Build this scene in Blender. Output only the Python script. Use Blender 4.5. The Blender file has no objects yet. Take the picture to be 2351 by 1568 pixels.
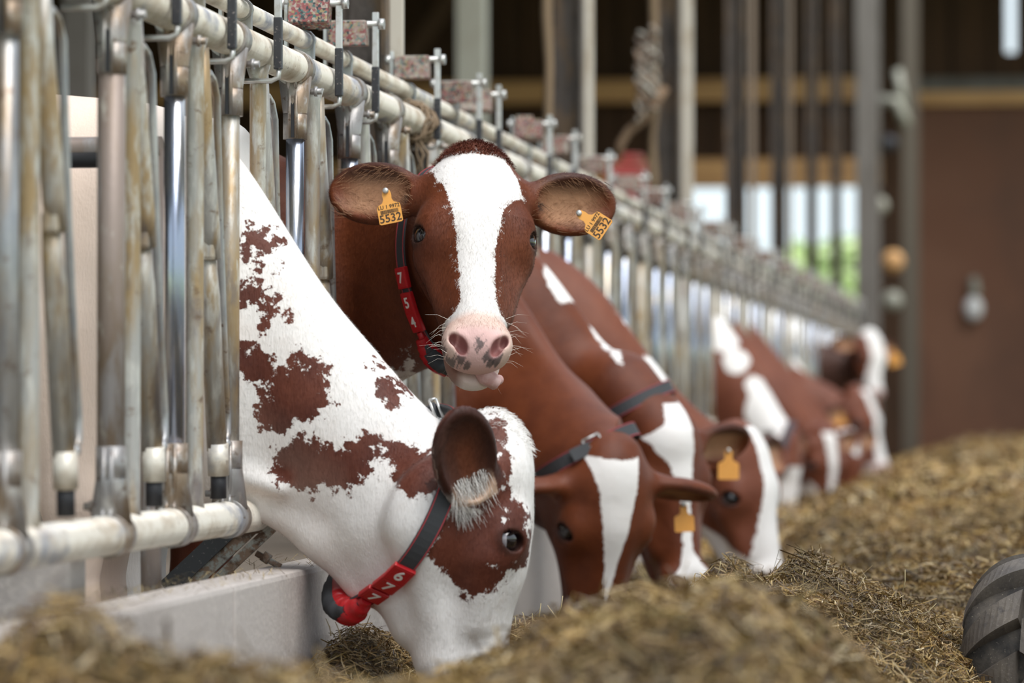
import bpy, math, random, os
import numpy as np
from mathutils import Vector, Matrix
from mathutils.bvhtree import BVHTree

# ------------------------------------------------------------------ camera
SC = bpy.context.scene
COL = SC.collection
F_PX = 8816.0            # 135 mm lens on a 36 mm wide frame, 2351 px
CX, CY = 1175.5, 784.0
CAM = np.array([1.70, 0.0, 0.80])
YAW = math.atan((2380 - CX) / F_PX)      # turned left from the feed alley's axis
PITCH = math.atan((925 - CY) / F_PX)
_f = np.array([-math.sin(YAW) * math.cos(PITCH), math.cos(YAW) * math.cos(PITCH), math.sin(PITCH)])
_r = np.array([math.cos(YAW), math.sin(YAW), 0.0])
_u = np.cross(_r, _f)

def at(px, py, Y):
    """world point on the plane y = Y seen at photograph pixel (px, py)"""
    d = _f + _r * (px - CX) / F_PX + _u * (CY - py) / F_PX
    t = Y / d[1]
    return CAM + d * t

def fenceY(px, X=0.0):
    d = _f + _r * (px - CX) / F_PX
    return (X - CAM[0]) / d[0] * d[1]

cam_d = bpy.data.cameras.new('camera')
cam_d.lens = 135; cam_d.sensor_width = 36
cam_d.dof.use_dof = True; cam_d.dof.focus_distance = 8.75; cam_d.dof.aperture_fstop = 2.8
cam_d.clip_end = 600
cam = bpy.data.objects.new('camera', cam_d); COL.objects.link(cam)
cam.matrix_world = Matrix(((_r[0], _u[0], -_f[0], CAM[0]), (_r[1], _u[1], -_f[1], CAM[1]), (_r[2], _u[2], -_f[2], CAM[2]), (0, 0, 0, 1)))
SC.camera = cam

# ------------------------------------------------------------------ light
SC.view_settings.view_transform = 'Standard'; SC.view_settings.look = 'None'
SC.view_settings.gamma = 1.0; SC.view_settings.use_curve_mapping = False
SC.view_settings.exposure = 0.68
SC.cycles.use_denoising = True
w = bpy.data.worlds.new('sky'); SC.world = w; w.use_nodes = True
nt = w.node_tree; nt.nodes.clear()
bg = nt.nodes.new('ShaderNodeBackground'); wo = nt.nodes.new('ShaderNodeOutputWorld')
tc = nt.nodes.new('ShaderNodeTexCoord'); sx = nt.nodes.new('ShaderNodeSeparateXYZ')
cr = nt.nodes.new('ShaderNodeValToRGB')
cr.color_ramp.elements[0].position = 0.48; cr.color_ramp.elements[0].color = (.74, .86, .90, 1)
cr.color_ramp.elements[1].position = 0.75; cr.color_ramp.elements[1].color = (.80, .88, 1.0, 1)
mr = nt.nodes.new('ShaderNodeMapRange'); mr.inputs[1].default_value = -1; mr.inputs[2].default_value = 1
nt.links.new(tc.outputs['Generated'], sx.inputs[0]); nt.links.new(sx.outputs['Z'], mr.inputs[0])
nt.links.new(mr.outputs[0], cr.inputs[0]); nt.links.new(cr.outputs[0], bg.inputs[0])
bg.inputs[1].default_value = 0.85
nt.links.new(bg.outputs[0], wo.inputs[0])
sun_d = bpy.data.lights.new('sun', 'SUN'); sun_d.energy = 2.7; sun_d.angle = math.radians(50); sun_d.color = (1, .97, .93)
sun = bpy.data.objects.new('sun', sun_d); COL.objects.link(sun)
sun.rotation_euler = Vector((-.50, .42, -.75)).to_track_quat('-Z', 'Y').to_euler()

# ------------------------------------------------------------------ materials
def mat(name, col, rough=.6, metal=0., spec=.5, noise=None, bump=None, coat=0.):
    """noise = list of (scale_vec, lo, hi, colour) layers mixed over col; bump = (scale_vec, strength, dist)"""
    m = bpy.data.materials.new(name); m.use_nodes = True
    n = m.node_tree; b = n.nodes['Principled BSDF']
    b.inputs['Roughness'].default_value = rough; b.inputs['Metallic'].default_value = metal
    b.inputs['Specular IOR Level'].default_value = spec; b.inputs['Coat Weight'].default_value = coat
    b.inputs['Base Color'].default_value = (*col, 1)
    tc = n.nodes.new('ShaderNodeTexCoord')
    def nz(scale, detail=5, rough_=.6):
        mp = n.nodes.new('ShaderNodeMapping'); mp.inputs['Scale'].default_value = scale
        n.links.new(geo, mp.inputs[0])
        t = n.nodes.new('ShaderNodeTexNoise'); t.inputs['Scale'].default_value = 1; t.inputs['Detail'].default_value = detail
        t.inputs['Roughness'].default_value = rough_
        n.links.new(mp.outputs[0], t.inputs['Vector']); return t.outputs['Fac']
    g = n.nodes.new('ShaderNodeNewGeometry'); geo = g.outputs['Position']
    prev = None
    for (sc_, lo, hi, c) in (noise or []):
        fac = nz(sc_)
        r = n.nodes.new('ShaderNodeMapRange'); r.inputs[1].default_value = lo; r.inputs[2].default_value = hi
        n.links.new(fac, r.inputs[0])
        mx = n.nodes.new('ShaderNodeMix'); mx.data_type = 'RGBA'
        n.links.new(r.outputs[0], mx.inputs[0])
        if prev is None: mx.inputs[6].default_value = (*col, 1)
        else: n.links.new(prev, mx.inputs[6])
        mx.inputs[7].default_value = (*c, 1); prev = mx.outputs[2]
    if prev is not None: n.links.new(prev, b.inputs['Base Color'])
    if bump:
        bp = n.nodes.new('ShaderNodeBump'); bp.inputs['Strength'].default_value = bump[1]; bp.inputs['Distance'].default_value = bump[2]
        n.links.new(nz(bump[0]), bp.inputs['Height']); n.links.new(bp.outputs[0], b.inputs['Normal'])
    return m

def V3(s): return (s, s, s)
M = {}
M['galv'] = mat('galvanised', (.30, .31, .33), .38, .6, noise=[((25, 25, 6), .42, .62, (.50, .50, .50)), ((9, 9, 2.2), .48, .62, (.30, .225, .15)), ((30, 30, 40), .6, .72, (.15, .09, .055))], bump=(V3(90), .25, .002))
M['galv_dirty'] = mat('dirty_pipe', (.41, .40, .38), .45, .4, noise=[((12, 12, 2.2), .43, .58, (.38, .27, .145)), ((40, 40, 10), .5, .66, (.60, .59, .55)), ((16, 16, 5), .54, .68, (.20, .17, .16)), ((30, 30, 35), .62, .75, (.17, .11, .07))], bump=(V3(80), .3, .002))
M['cream'] = mat('cream_rail', (.72, .68, .60), .40, .15, noise=[((12, 7, 12), .46, .68, (.46, .38, .29)), ((7, 4, 7), .56, .68, (.30, .31, .35)), ((60, 40, 60), .6, .74, (.28, .23, .18))], bump=(V3(60), .18, .0015))
M['chrome'] = mat('polished_pipe', (.33, .37, .46), .24, .9, noise=[((16, 16, 2.5), .5, .6, (.60, .60, .60)), ((9, 9, 5), .58, .66, (.5, .45, .38))], bump=((60, 60, 12), .25, .002))
M['stained'] = mat('stained_pipe', (.30, .24, .21), .5, .3, noise=[((10, 10, 2), .44, .6, (.22, .16, .11)), ((20, 20, 4), .5, .62, (.36, .34, .34)), ((30, 30, 12), .6, .7, (.5, .46, .40))], bump=(V3(80), .3, .002))
M['steel'] = mat('bright_steel', (.58, .58, .57), .35, .6, noise=[(V3(40), .5, .7, (.42, .38, .33))])
M['rust'] = mat('rusty_steel', (.30, .20, .14), .75, .2, noise=[(V3(45), .45, .55, (.42, .42, .38)), (V3(20), .5, .6, (.12, .07, .045))], bump=(V3(90), .5, .003))
M['black'] = mat('black_rubber', (.018, .018, .022), .55)
M['darkcoat'] = mat('black_coating', (.03, .03, .035), .4, noise=[(V3(120), .6, .7, (.25, .22, .2))])
M['concrete'] = mat('concrete', (.50, .455, .425), .8, noise=[((5, 2.5, 3), .45, .7, (.38, .34, .315)), ((2, 2.6, .9), .60, .70, (.17, .145, .135)), (V3(60), .5, .8, (.60, .55, .50))], bump=(V3(70), .5, .004))
def stain(m, y0, half, col):
    # an old dark run-off stain on the concrete, beside the first joint
    n = m.node_tree; N = n.nodes.new; L = n.links.new; b = n.nodes['Principled BSDF']; src = b.inputs['Base Color'].links[0].from_socket
    g = N('ShaderNodeNewGeometry'); s = N('ShaderNodeSeparateXYZ'); L(g.outputs['Position'], s.inputs[0])
    t = N('ShaderNodeTexNoise'); t.inputs['Scale'].default_value = 9; L(g.outputs['Position'], t.inputs['Vector'])
    a = N('ShaderNodeMath'); a.operation = 'MULTIPLY_ADD'; L(t.outputs['Fac'], a.inputs[0]); a.inputs[1].default_value = .16; L(s.outputs['Y'], a.inputs[2])
    d = N('ShaderNodeMath'); d.operation = 'SUBTRACT'; L(a.outputs[0], d.inputs[0]); d.inputs[1].default_value = y0 + .08
    e = N('ShaderNodeMath'); e.operation = 'ABSOLUTE'; L(d.outputs[0], e.inputs[0])
    r = N('ShaderNodeMapRange'); r.inputs[1].default_value = half; r.inputs[2].default_value = 0; r.inputs[4].default_value = .6; L(e.outputs[0], r.inputs[0])
    x = N('ShaderNodeMix'); x.data_type = 'RGBA'; L(r.outputs[0], x.inputs[0]); L(src, x.inputs[6]); x.inputs[7].default_value = (*col, 1)
    L(x.outputs[2], b.inputs['Base Color'])
stain(M['concrete'], 8.22, .20, (.17, .145, .145))
M['floor'] = mat('stall_floor', (.20, .165, .13), .85, noise=[(V3(3), .4, .7, (.10, .08, .06))], bump=(V3(20), .5, .01))
M['floor_alley'] = mat('alley_floor', (.34, .31, .27), .85, noise=[(V3(2), .4, .7, (.24, .2, .14))], bump=(V3(20), .4, .01))
M['wood_dark'] = mat('dark_boards', (.042, .019, .007), .85, noise=[((9, 9, .5), .4, .65, (.075, .034, .013))])
M['wood_wall'] = mat('brown_panel_wall', (.145, .060, .030), .7, noise=[((.4, 1, .5), .4, .65, (.18, .082, .045)), ((1, 1, .6), .5, .7, (.11, .05, .028))])
M['beam'] = mat('pine_beam', (.66, .38, .16), .7, noise=[((.8, 5, 8), .4, .65, (.50, .27, .11))])
M['column_rust'] = mat('rusty_column', (.12, .10, .088), .8, .1, noise=[((14, 14, 4), .5, .62, (.20, .135, .085)), ((30, 30, 8), .5, .7, (.045, .036, .03))], bump=(V3(50), .5, .01))
M['pale_post'] = mat('pale_post', (.50, .455, .39), .6, .1, noise=[((15, 15, 5), .5, .7, (.36, .29, .21))])
M['grey_post'] = mat('grey_green_post', (.31, .31, .26), .6, .1, noise=[((6, 6, 2), .5, .7, (.24, .22, .17))])
M['grey_col'] = mat('grey_column', (.16, .145, .13), .7, .1, noise=[((6, 6, 2), .5, .7, (.11, .095, .08))])
M['brown_post'] = mat('brown_post', (.20, .15, .11), .7)
M['dark_col'] = mat('dark_column', (.10, .082, .06), .7)
M['red'] = mat('red_plastic', (.50, .012, .018), .32, spec=.5, noise=[(V3(120), .58, .75, (.36, .06, .05))])
M['strap'] = mat('strap_webbing', (.045, .047, .052), .7, bump=((400, 400, 400), .6, .001))
M['strap_edge'] = mat('strap_stitching', (.42, .05, .06), .7)
M['white_print'] = mat('white_digit', (.82, .80, .76), .6)
M['tag'] = mat('orange_tag', (.86, .40, .085), .4, noise=[(V3(60), .55, .8, (.75, .30, .05))])
M['tag_ink'] = mat('dark_print', (.06, .035, .02), .7)
M['red_machine'] = mat('red_paint', (.40, .055, .05), .6, noise=[(V3(8), .4, .65, (.30, .10, .08))])
M['tyre'] = mat('tyre_rubber', (.030, .027, .025), .62, noise=[(V3(14), .4, .68, (.125, .105, .085)), (V3(160), .62, .72, (.30, .26, .2))], bump=(V3(110), .4, .003))
M['tyre_worn'] = mat('worn_tyre_rubber', (.105, .088, .074), .6, noise=[(V3(14), .4, .68, (.16, .135, .11)), (V3(160), .62, .72, (.34, .30, .24)), (V3(30), .55, .7, (.07, .06, .055))], bump=(V3(110), .4, .003))
M['eye'] = mat('eyeball', (.006, .004, .006), .05, coat=1.)
M['white_hair'] = mat('white_hair', (.85, .82, .78), .6)
M['clamp'] = mat('stained_clamp', (.33, .32, .32), .42, .5, noise=[((14, 14, 5), .42, .58, (.27, .20, .14)), ((30, 30, 20), .5, .66, (.48, .46, .44)), (V3(45), .6, .7, (.14, .09, .06))], bump=(V3(80), .3, .002))
M['eye_white'] = mat('eye_white', (.30, .28, .30), .1, coat=1.)
M['tongue'] = mat('tongue', (.62, .36, .34), .4, noise=[(V3(60), .45, .7, (.72, .48, .46))], bump=(V3(200), .3, .001))
M['whisker'] = mat('whisker', (.75, .68, .60), .5)
M['lash'] = mat('dark_hair', (.05, .025, .015), .6)
M['white_bag'] = mat('white_plastic', (.75, .75, .75), .5)
M['leaf'] = mat('foliage', (.52, .64, .34), .8, noise=[(V3(2.2), .4, .6, (.70, .80, .46))])
M['meadow'] = mat('meadow', (.50, .62, .30), .9, noise=[(V3(.15), .4, .6, (.30, .44, .12))])
M['roof'] = mat('roof_sheet', (.10, .075, .055), .8)

def mottled(name='recycled_plastic', grey=0.):
    m = bpy.data.materials.new(name); m.use_nodes = True
    n = m.node_tree; b = n.nodes['Principled BSDF']; b.inputs['Roughness'].default_value = .7
    g = n.nodes.new('ShaderNodeNewGeometry'); v = n.nodes.new('ShaderNodeTexVoronoi'); v.inputs['Scale'].default_value = 170
    s = n.nodes.new('ShaderNodeSeparateColor'); r = n.nodes.new('ShaderNodeValToRGB'); r.color_ramp.interpolation = 'CONSTANT'
    cols = [(.22, .06, .062), (.25, .17, .14), (.05, .12, .115), (.25, .085, .08), (.34, .28, .24), (.04, .045, .05), (.24, .075, .075), (.27, .21, .11)]
    r.color_ramp.elements[0].color = (*cols[0], 1); r.color_ramp.elements[1].position = .12; r.color_ramp.elements[1].color = (*cols[1], 1)
    for i, c in enumerate(cols[2:]):
        e = r.color_ramp.elements.new(.25 + i * .125); e.color = (*c, 1)
    n.links.new(g.outputs['Position'], v.inputs['Vector']); n.links.new(v.outputs['Color'], s.inputs[0])
    n.links.new(s.outputs[0], r.inputs[0])
    sp = n.nodes.new('ShaderNodeSeparateXYZ'); n.links.new(g.outputs['Normal'], sp.inputs[0])
    nz_ = n.nodes.new('ShaderNodeTexNoise'); nz_.inputs['Scale'].default_value = 40; n.links.new(g.outputs['Position'], nz_.inputs['Vector'])
    ad = n.nodes.new('ShaderNodeMath'); ad.operation = 'MULTIPLY_ADD'; n.links.new(sp.outputs['Z'], ad.inputs[0]); ad.inputs[1].default_value = .6; n.links.new(nz_.outputs['Fac'], ad.inputs[2])
    m2 = n.nodes.new('ShaderNodeMapRange'); m2.inputs[1].default_value = .75 - grey; m2.inputs[2].default_value = 1.15 - grey; m2.inputs[4].default_value = .85; n.links.new(ad.outputs[0], m2.inputs[0])
    mx = n.nodes.new('ShaderNodeMix'); mx.data_type = 'RGBA'; n.links.new(m2.outputs[0], mx.inputs[0]); n.links.new(r.outputs[0], mx.inputs[6]); mx.inputs[7].default_value = (.44, .40, .35, 1)
    n.links.new(mx.outputs[2], b.inputs['Base Color'])
    return m
M['mottled'] = mottled(); M['mottled_grey'] = mottled('dusty_recycled_plastic', .38)

def coat_mat(name, brown, brown2, dust=(.80, .74, .70)):
    m = bpy.data.materials.new(name); m.use_nodes = True
    n = m.node_tree; b = n.nodes['Principled BSDF']; b.inputs['Roughness'].default_value = .55
    b.inputs['Specular IOR Level'].default_value = .35
    b.inputs['Sheen Weight'].default_value = .03; b.inputs['Sheen Roughness'].default_value = .4
    N = n.nodes.new; L = n.links.new
    g = N('ShaderNodeNewGeometry')
    pa = N('ShaderNodeAttribute'); pa.attribute_name = 'patch'
    ta = N('ShaderNodeAttribute'); ta.attribute_name = 'tint'
    def noise(sc_, det=4):
        t = N('ShaderNodeTexNoise'); t.inputs['Scale'].default_value = sc_; t.inputs['Detail'].default_value = det
        t.inputs['Roughness'].default_value = .65
        L(g.outputs['Position'], t.inputs['Vector']); return t.outputs['Fac']
    def math_(op, a, b_):
        x = N('ShaderNodeMath'); x.operation = op
        for i, q in enumerate((a, b_)):
            if isinstance(q, (int, float)): x.inputs[i].default_value = q
            else: L(q, x.inputs[i])
        return x.outputs[0]
    n1 = math_('MULTIPLY', math_('SUBTRACT', noise(38, 6), .5), .13)
    n2 = math_('MULTIPLY', math_('SUBTRACT', noise(220, 2), .5), .014)
    e = N('ShaderNodeAttribute'); e.attribute_name = 'rag'
    v = math_('ADD', pa.outputs['Fac'], math_('ADD', math_('MULTIPLY', n1, e.outputs['Fac']), n2))
    mr = N('ShaderNodeMapRange'); mr.inputs[1].default_value = -.0016; mr.inputs[2].default_value = .0016
    L(v, mr.inputs[0])
    def mix(f, a, b_):
        x = N('ShaderNodeMix'); x.data_type = 'RGBA'
        if isinstance(f, float): x.inputs[0].default_value = f
        else: L(f, x.inputs[0])
        for i, q in ((6, a), (7, b_)):
            if isinstance(q, tuple): x.inputs[i].default_value = (*q, 1)
            else: L(q, x.inputs[i])
        return x.outputs[2]
    r1 = N('ShaderNodeMapRange'); r1.inputs[1].default_value = .35; r1.inputs[2].default_value = .65; L(noise(7), r1.inputs[0])
    r2 = N('ShaderNodeMapRange'); r2.inputs[1].default_value = .5; r2.inputs[2].default_value = .8; L(noise(9, 6), r2.inputs[0])
    br = mix(r1.outputs[0], brown, brown2)
    wh = mix(math_('MULTIPLY', r2.outputs[0], .5), (.87, .84, .815), dust)
    c = mix(mr.outputs[0], br, wh)
    c = mix(ta.outputs['Alpha'], c, ta.outputs['Color'])
    L(c, b.inputs['Base Color'])
    # fur and skin folds
    mp = N('ShaderNodeMapping'); mp.inputs['Scale'].default_value = (260, 260, 60); L(g.outputs['Position'], mp.inputs[0])
    t = N('ShaderNodeTexNoise'); t.inputs['Scale'].default_value = 1; t.inputs['Detail'].default_value = 3; L(mp.outputs[0], t.inputs['Vector'])
    bp = N('ShaderNodeBump'); bp.inputs['Strength'].default_value = .35; bp.inputs['Distance'].default_value = .003
    L(t.outputs['Fac'], bp.inputs['Height'])
    b2 = N('ShaderNodeBump'); b2.inputs['Strength'].default_value = .30; b2.inputs['Distance'].default_value = .008
    L(noise(16, 3), b2.inputs['Height']); L(bp.outputs[0], b2.inputs['Normal'])
    L(b2.outputs[0], b.inputs['Normal'])
    return m
M['coat'] = coat_mat('red_pied_coat', (.155, .037, .010), (.098, .021, .0055))
M['coat_pied'] = coat_mat('white_pied_coat', (.145, .040, .022), (.085, .020, .011), (.84, .74, .68))
M['coat_far'] = coat_mat('brown_coat', (.185, .055, .026), (.14, .038, .017))

# ------------------------------------------------------------------ mesh helpers
def mesh_np(name, V, Q, smooth=True):
    me = bpy.data.meshes.new(name)
    V = np.asarray(V, np.float32); Q = np.asarray(Q, np.int32); k = Q.shape[1]
    me.vertices.add(len(V)); me.vertices.foreach_set('co', V.ravel())
    me.loops.add(len(Q) * k); me.loops.foreach_set('vertex_index', Q.ravel())
    me.polygons.add(len(Q)); me.polygons.foreach_set('loop_start', np.arange(0, len(Q) * k, k, dtype=np.int32))
    me.polygons.foreach_set('use_smooth', np.full(len(Q), smooth))
    me.update(calc_edges=True); me.validate()
    return me

class MB:
    """collects shapes for one mesh"""
    def __init__(s): s.v = []; s.f = []; s.sm = []
    def add(s, vs, fs, smooth=False):
        o = len(s.v); s.v += [tuple(map(float, p)) for p in vs]
        s.f += [tuple(i + o for i in f) for f in fs]; s.sm += [smooth] * len(fs); return s
    def box(s, c, d, rot=None, bev=0.0):
        x, y, z = [q / 2 for q in d]
        R = rot if rot is not None else Matrix.Identity(3)
        c = Vector([float(q) for q in c])
        if bev <= 0:
            P = [(a * x, b * y, e * z) for a in (-1, 1) for b in (-1, 1) for e in (-1, 1)]
            F = [(0, 1, 3, 2), (4, 6, 7, 5), (0, 4, 5, 1), (2, 3, 7, 6), (0, 2, 6, 4), (1, 5, 7, 3)]
            return s.add([c + R @ Vector(p) for p in P], F)
        import bmesh
        bm = bmesh.new(); bmesh.ops.create_cube(bm, size=1)
        for v in bm.verts: v.co = Vector((v.co.x * d[0], v.co.y * d[1], v.co.z * d[2]))
        bmesh.ops.bevel(bm, geom=bm.edges[:] + bm.verts[:], offset=bev, segments=2, affect='EDGES', profile=.6)
        s.add([c + R @ v.co for v in bm.verts], [[q.index for q in f.verts] for f in bm.faces], False); bm.free(); return s
    def tube(s, pts, r, n=12, cap=True, flat=None):
        """pts polyline; r scalar or list"""
        P = [Vector([float(q) for q in p]) for p in pts]; m = len(P)
        R = [r] * m if isinstance(r, (int, float)) else list(r)
        T = [(P[min(i + 1, m - 1)] - P[max(i - 1, 0)]).normalized() for i in range(m)]
        up = Vector((0, 0, 1)) if abs(T[0].z) < .9 else Vector((1, 0, 0))
        a = T[0].cross(up).normalized(); vs = []
        for i in range(m):
            a = (a - T[i] * a.dot(T[i])).normalized(); b = T[i].cross(a)
            for k in range(n):
                t = 2 * math.pi * k / n; vs.append(P[i] + (a * math.cos(t) + b * math.sin(t)) * R[i])
        fs = [(i * n + k, i * n + (k + 1) % n, (i + 1) * n + (k + 1) % n, (i + 1) * n + k) for i in range(m - 1) for k in range(n)]
        s.add(vs, fs, True)
        if cap:
            o = len(s.v) - m * n
            s.f.append(tuple(o + k for k in reversed(range(n)))); s.f.append(tuple(o + (m - 1) * n + k for k in range(n))); s.sm += [False, False]
        return s
    def ell(s, c, r, R=None, nu=20, nv=12):
        R = R if R is not None else Matrix.Identity(3); c = Vector([float(q) for q in c]); vs = []
        for j in range(nv + 1):
            ph = math.pi * j / nv
            for i in range(nu):
                th = 2 * math.pi * i / nu
                vs.append(c + R @ Vector((r[0] * math.sin(ph) * math.cos(th), r[1] * math.sin(ph) * math.sin(th), r[2] * math.cos(ph))))
        fs = [(j * nu + i, (j + 1) * nu + i, (j + 1) * nu + (i + 1) % nu, j * nu + (i + 1) % nu) for j in range(nv) for i in range(nu)]
        return s.add(vs, fs, True)
    def build(s, name, m, parent=None, loc=None):
        me = bpy.data.meshes.new(name); me.from_pydata(s.v, [], s.f); me.update()
        me.polygons.foreach_set('use_smooth', s.sm); me.materials.append(m)
        return link(name, me, parent, loc)

def link(name, data, parent=None, loc=None):
    o = bpy.data.objects.new(name, data); COL.objects.link(o)
    if parent is not None: o.parent = parent
    if loc is not None: o.location = [float(q) for q in loc]
    return o
def tag(o, label=None, cat=None, group=None, kind=None):
    if label: o['label'] = label
    if cat: o['category'] = cat
    if group: o['group'] = group
    if kind: o['kind'] = kind
    return o
def empty(name, loc, label, cat, group=None):
    o = link(name, None, None, loc); o.empty_display_size = .1
    return tag(o, label, cat, group)
def frame(x, y=None, z=None):
    """rotation matrix from column axes"""
    return Matrix(((x[0], y[0], z[0]), (x[1], y[1], z[1]), (x[2], y[2], z[2])))

def text_mesh(body, size, depth):
    cu = bpy.data.curves.new('txt', 'FONT'); cu.body = body; cu.size = size; cu.extrude = depth
    cu.align_x = 'CENTER'; cu.align_y = 'CENTER'; cu.resolution_u = 3; cu.offset = size * .012
    o = bpy.data.objects.new('txt', cu); COL.objects.link(o)
    dg = bpy.context.evaluated_depsgraph_get(); me = bpy.data.meshes.new_from_object(o.evaluated_get(dg))
    bpy.data.objects.remove(o); bpy.data.curves.remove(cu); return me
# ------------------------------------------------------------------ the barn
def struct(name, mb, m, parent=None):
    o = mb.build(name, m, parent)
    if parent is None: o['kind'] = 'structure'
    return o

b = MB(); b.box((-6.9, 24, -.05), (14, 56, .10)); struct('floor', b, M['floor'])
b = MB(); b.box((7.1, 24, -.05), (14, 56, .10)); struct('floor_alley', b, M['floor_alley'])
b = MB(); b.box((-7.6, 22, 6.1), (12.6, 48, .12)); struct('ceiling', b, M['roof'])
b = MB(); b.box((8.5, 22, 6.1), (7, 48, .12)); struct('ceiling_right', b, M['roof'])
b = MB(); b.box((1.85, 44.2, 6.1), (6.3, 3.6, .12)); struct('end_shade_panel', b, M['roof'])  # unseen panel added overhead to darken the upper end wall
b = MB(); b.box((-13.9, 22, 3.05), (.12, 48, 6.1)); struct('wall_left', b, M['wood_dark'])

YE = 45.0
def wx(px): return at(px, 900, YE)[0]
def wz(py): return at(1400, py, YE)[2]
xo0, xo1, zo = wx(1500), wx(1968), wz(432)      # the open bay in the end wall
sl0, sl1, szl = wx(2311), wx(2334), wz(132)     # bright slit high up on the right
root = empty('wall_back', (0, YE, 0), None, None); root['kind'] = 'structure'
def wallbox(x0, x1, z0, z1, m, name='panel', y=.06, t=.12):
    q = MB(); q.box(((x0 + x1) / 2, y, (z0 + z1) / 2), (x1 - x0, t, z1 - z0)); return q.build(name, m, root)
wallbox(-13.9, xo0, 0, zo, M['wood_dark'])
for (xa, xb) in ((-13.9, -9.5), (-9.5, -6.0), (-6.0, -2.6), (-2.6, wx(2105))):
    # upright boards above the beams, each with its own edge
    n = int((xb - xa) / .28)
    for i in range(n):
        x0 = xa + (xb - xa) * i / n; x1 = xa + (xb - xa) * (i + 1) / n - .02
        wallbox(x0, x1, zo, 6.1, M['wood_dark'], 'board', .05 + .012 * (i % 2), .05)
wallbox(-13.9, wx(2105), zo, 6.1, M['wood_dark'], 'backing', .13, .05)
wallbox(xo1, wx(2105), 0, zo, M['wood_dark'])
# right part: dark upright boards on top, pale sill band, brown panels below
n = 18
for i in range(n):
    x0 = wx(2105) + (8.0 - wx(2105)) * i / n; x1 = wx(2105) + (8.0 - wx(2105)) * (i + 1) / n - .03
    if x1 > sl0 and x0 < sl1:
        wallbox(x0, sl0, wz(190), 6.1, M['wood_dark'], 'board', .05, .05) if x0 < sl0 else None
        wallbox(sl1, x1, wz(190), 6.1, M['wood_dark'], 'board', .05, .05) if x1 > sl1 else None
        wallbox(max(x0, sl0), min(x1, sl1), wz(190), szl, M['wood_dark'], 'board', .05, .05)
    else:
        wallbox(x0, x1, wz(190), 6.1, M['wood_dark'], 'board', .05 + .012 * (i % 2), .05)
wallbox(wx(2105), sl0, wz(190), 6.1, M['wood_dark'], 'backing', .13, .05)
wallbox(sl1, 8.0, wz(190), 6.1, M['wood_dark'], 'backing', .13, .05)
wallbox(sl0, sl1, wz(190), szl, M['wood_dark'], 'backing', .13, .05)
wallbox(wx(2105), 8.0, 0, wz(190), M['wood_dark'], 'backing', .13, .05)
for i in range(4):
    x0 = wx(2105) + (8.0 - wx(2105)) * i / 4
    wallbox(x0, x0 + (8.0 - wx(2105)) / 4 - .015, 0, wz(250), M['wood_wall'], 'panel', .05, .08)
wallbox(wx(2100), 8.0, wz(250), wz(220), M['beam'], 'sill', .0, .16)['label'] = 'pale sill along the brown panels'
wallbox(wx(2100), 8.0, wz(219), wz(188), M['grey_col'], 'sill', .03, .14)

def beam(px0, px1, y0, y1, label, Y, m='beam'):
    a, c = at(px0, y0, Y), at(px1, y1, Y); a[2] = at(1400, y0, Y)[2]; c[2] = at(1400, y1, Y)[2]
    q = MB(); q.box(((a[0] + c[0]) / 2, Y, (a[2] + c[2]) / 2), (c[0] - a[0], .14, a[2] - c[2]), bev=.01)
    return tag(q.build('beam', M[m]), label, 'beam')
beam(-300, 2020, 184, 236, 'upper pine beam running across the dark end of the barn', YE - .12)
beam(-300, 2022, 368, 400, 'lower pine beam over the open bay of the end wall, pale upper rail', YE - .12)
beam(-300, 2022, 401, 430, 'darker pine rail just under the lower beam, above the open bay', YE - .09)
a, c = at(1015, 15, 44.2), at(885, 205, 44.2)
q = MB(); d_ = Vector(a) - Vector(c); ang = math.atan2(d_.z, d_.x)
q.box((Vector(a) + Vector(c)) / 2 + Vector((.35, 0, .45)), (d_.length + 1.4, .12, .16), Matrix.Rotation(-ang, 3, 'Y'))
tag(q.build('diagonal_brace', mat('dull_wood', (.10, .055, .03), .8)), 'slanting wooden brace behind the pale post above the rails', 'brace')

# posts of the barn
def post(name, px0, px1, Y, mname, label, ztop=6.0, z0=0.0, round_=False, depth=None, group=None):
    x0, x1 = at(px0, 900, Y)[0], at(px1, 900, Y)[0]; wd = x1 - x0
    q = MB()
    if round_: q.tube([(0, 0, z0), (0, 0, ztop)], wd / 2, 16)
    else: q.box((0, 0, (z0 + ztop) / 2), (wd, depth or wd, ztop - z0), bev=.004)
    o = q.build(name, M[mname], None, ((x0 + x1) / 2, Y, 0)); return tag(o, label, 'post', group)
post('barn_post', 1052, 1116, 25.6, 'grey_post', 'broad grey green upright post behind the fence, left of the rusty columns')
post('barn_post', 1966, 2020, 40, 'grey_col', 'thick grey post beside the open bay, behind the farthest cow')
post('barn_post', 2072, 2110, 42, 'dark_col', 'narrow grey post in front of the edge of the brown panel wall')
post('barn_post', 150, 212, 22, 'grey_col', 'blurred upright post seen between the nearest fence bars at top left')

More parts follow.
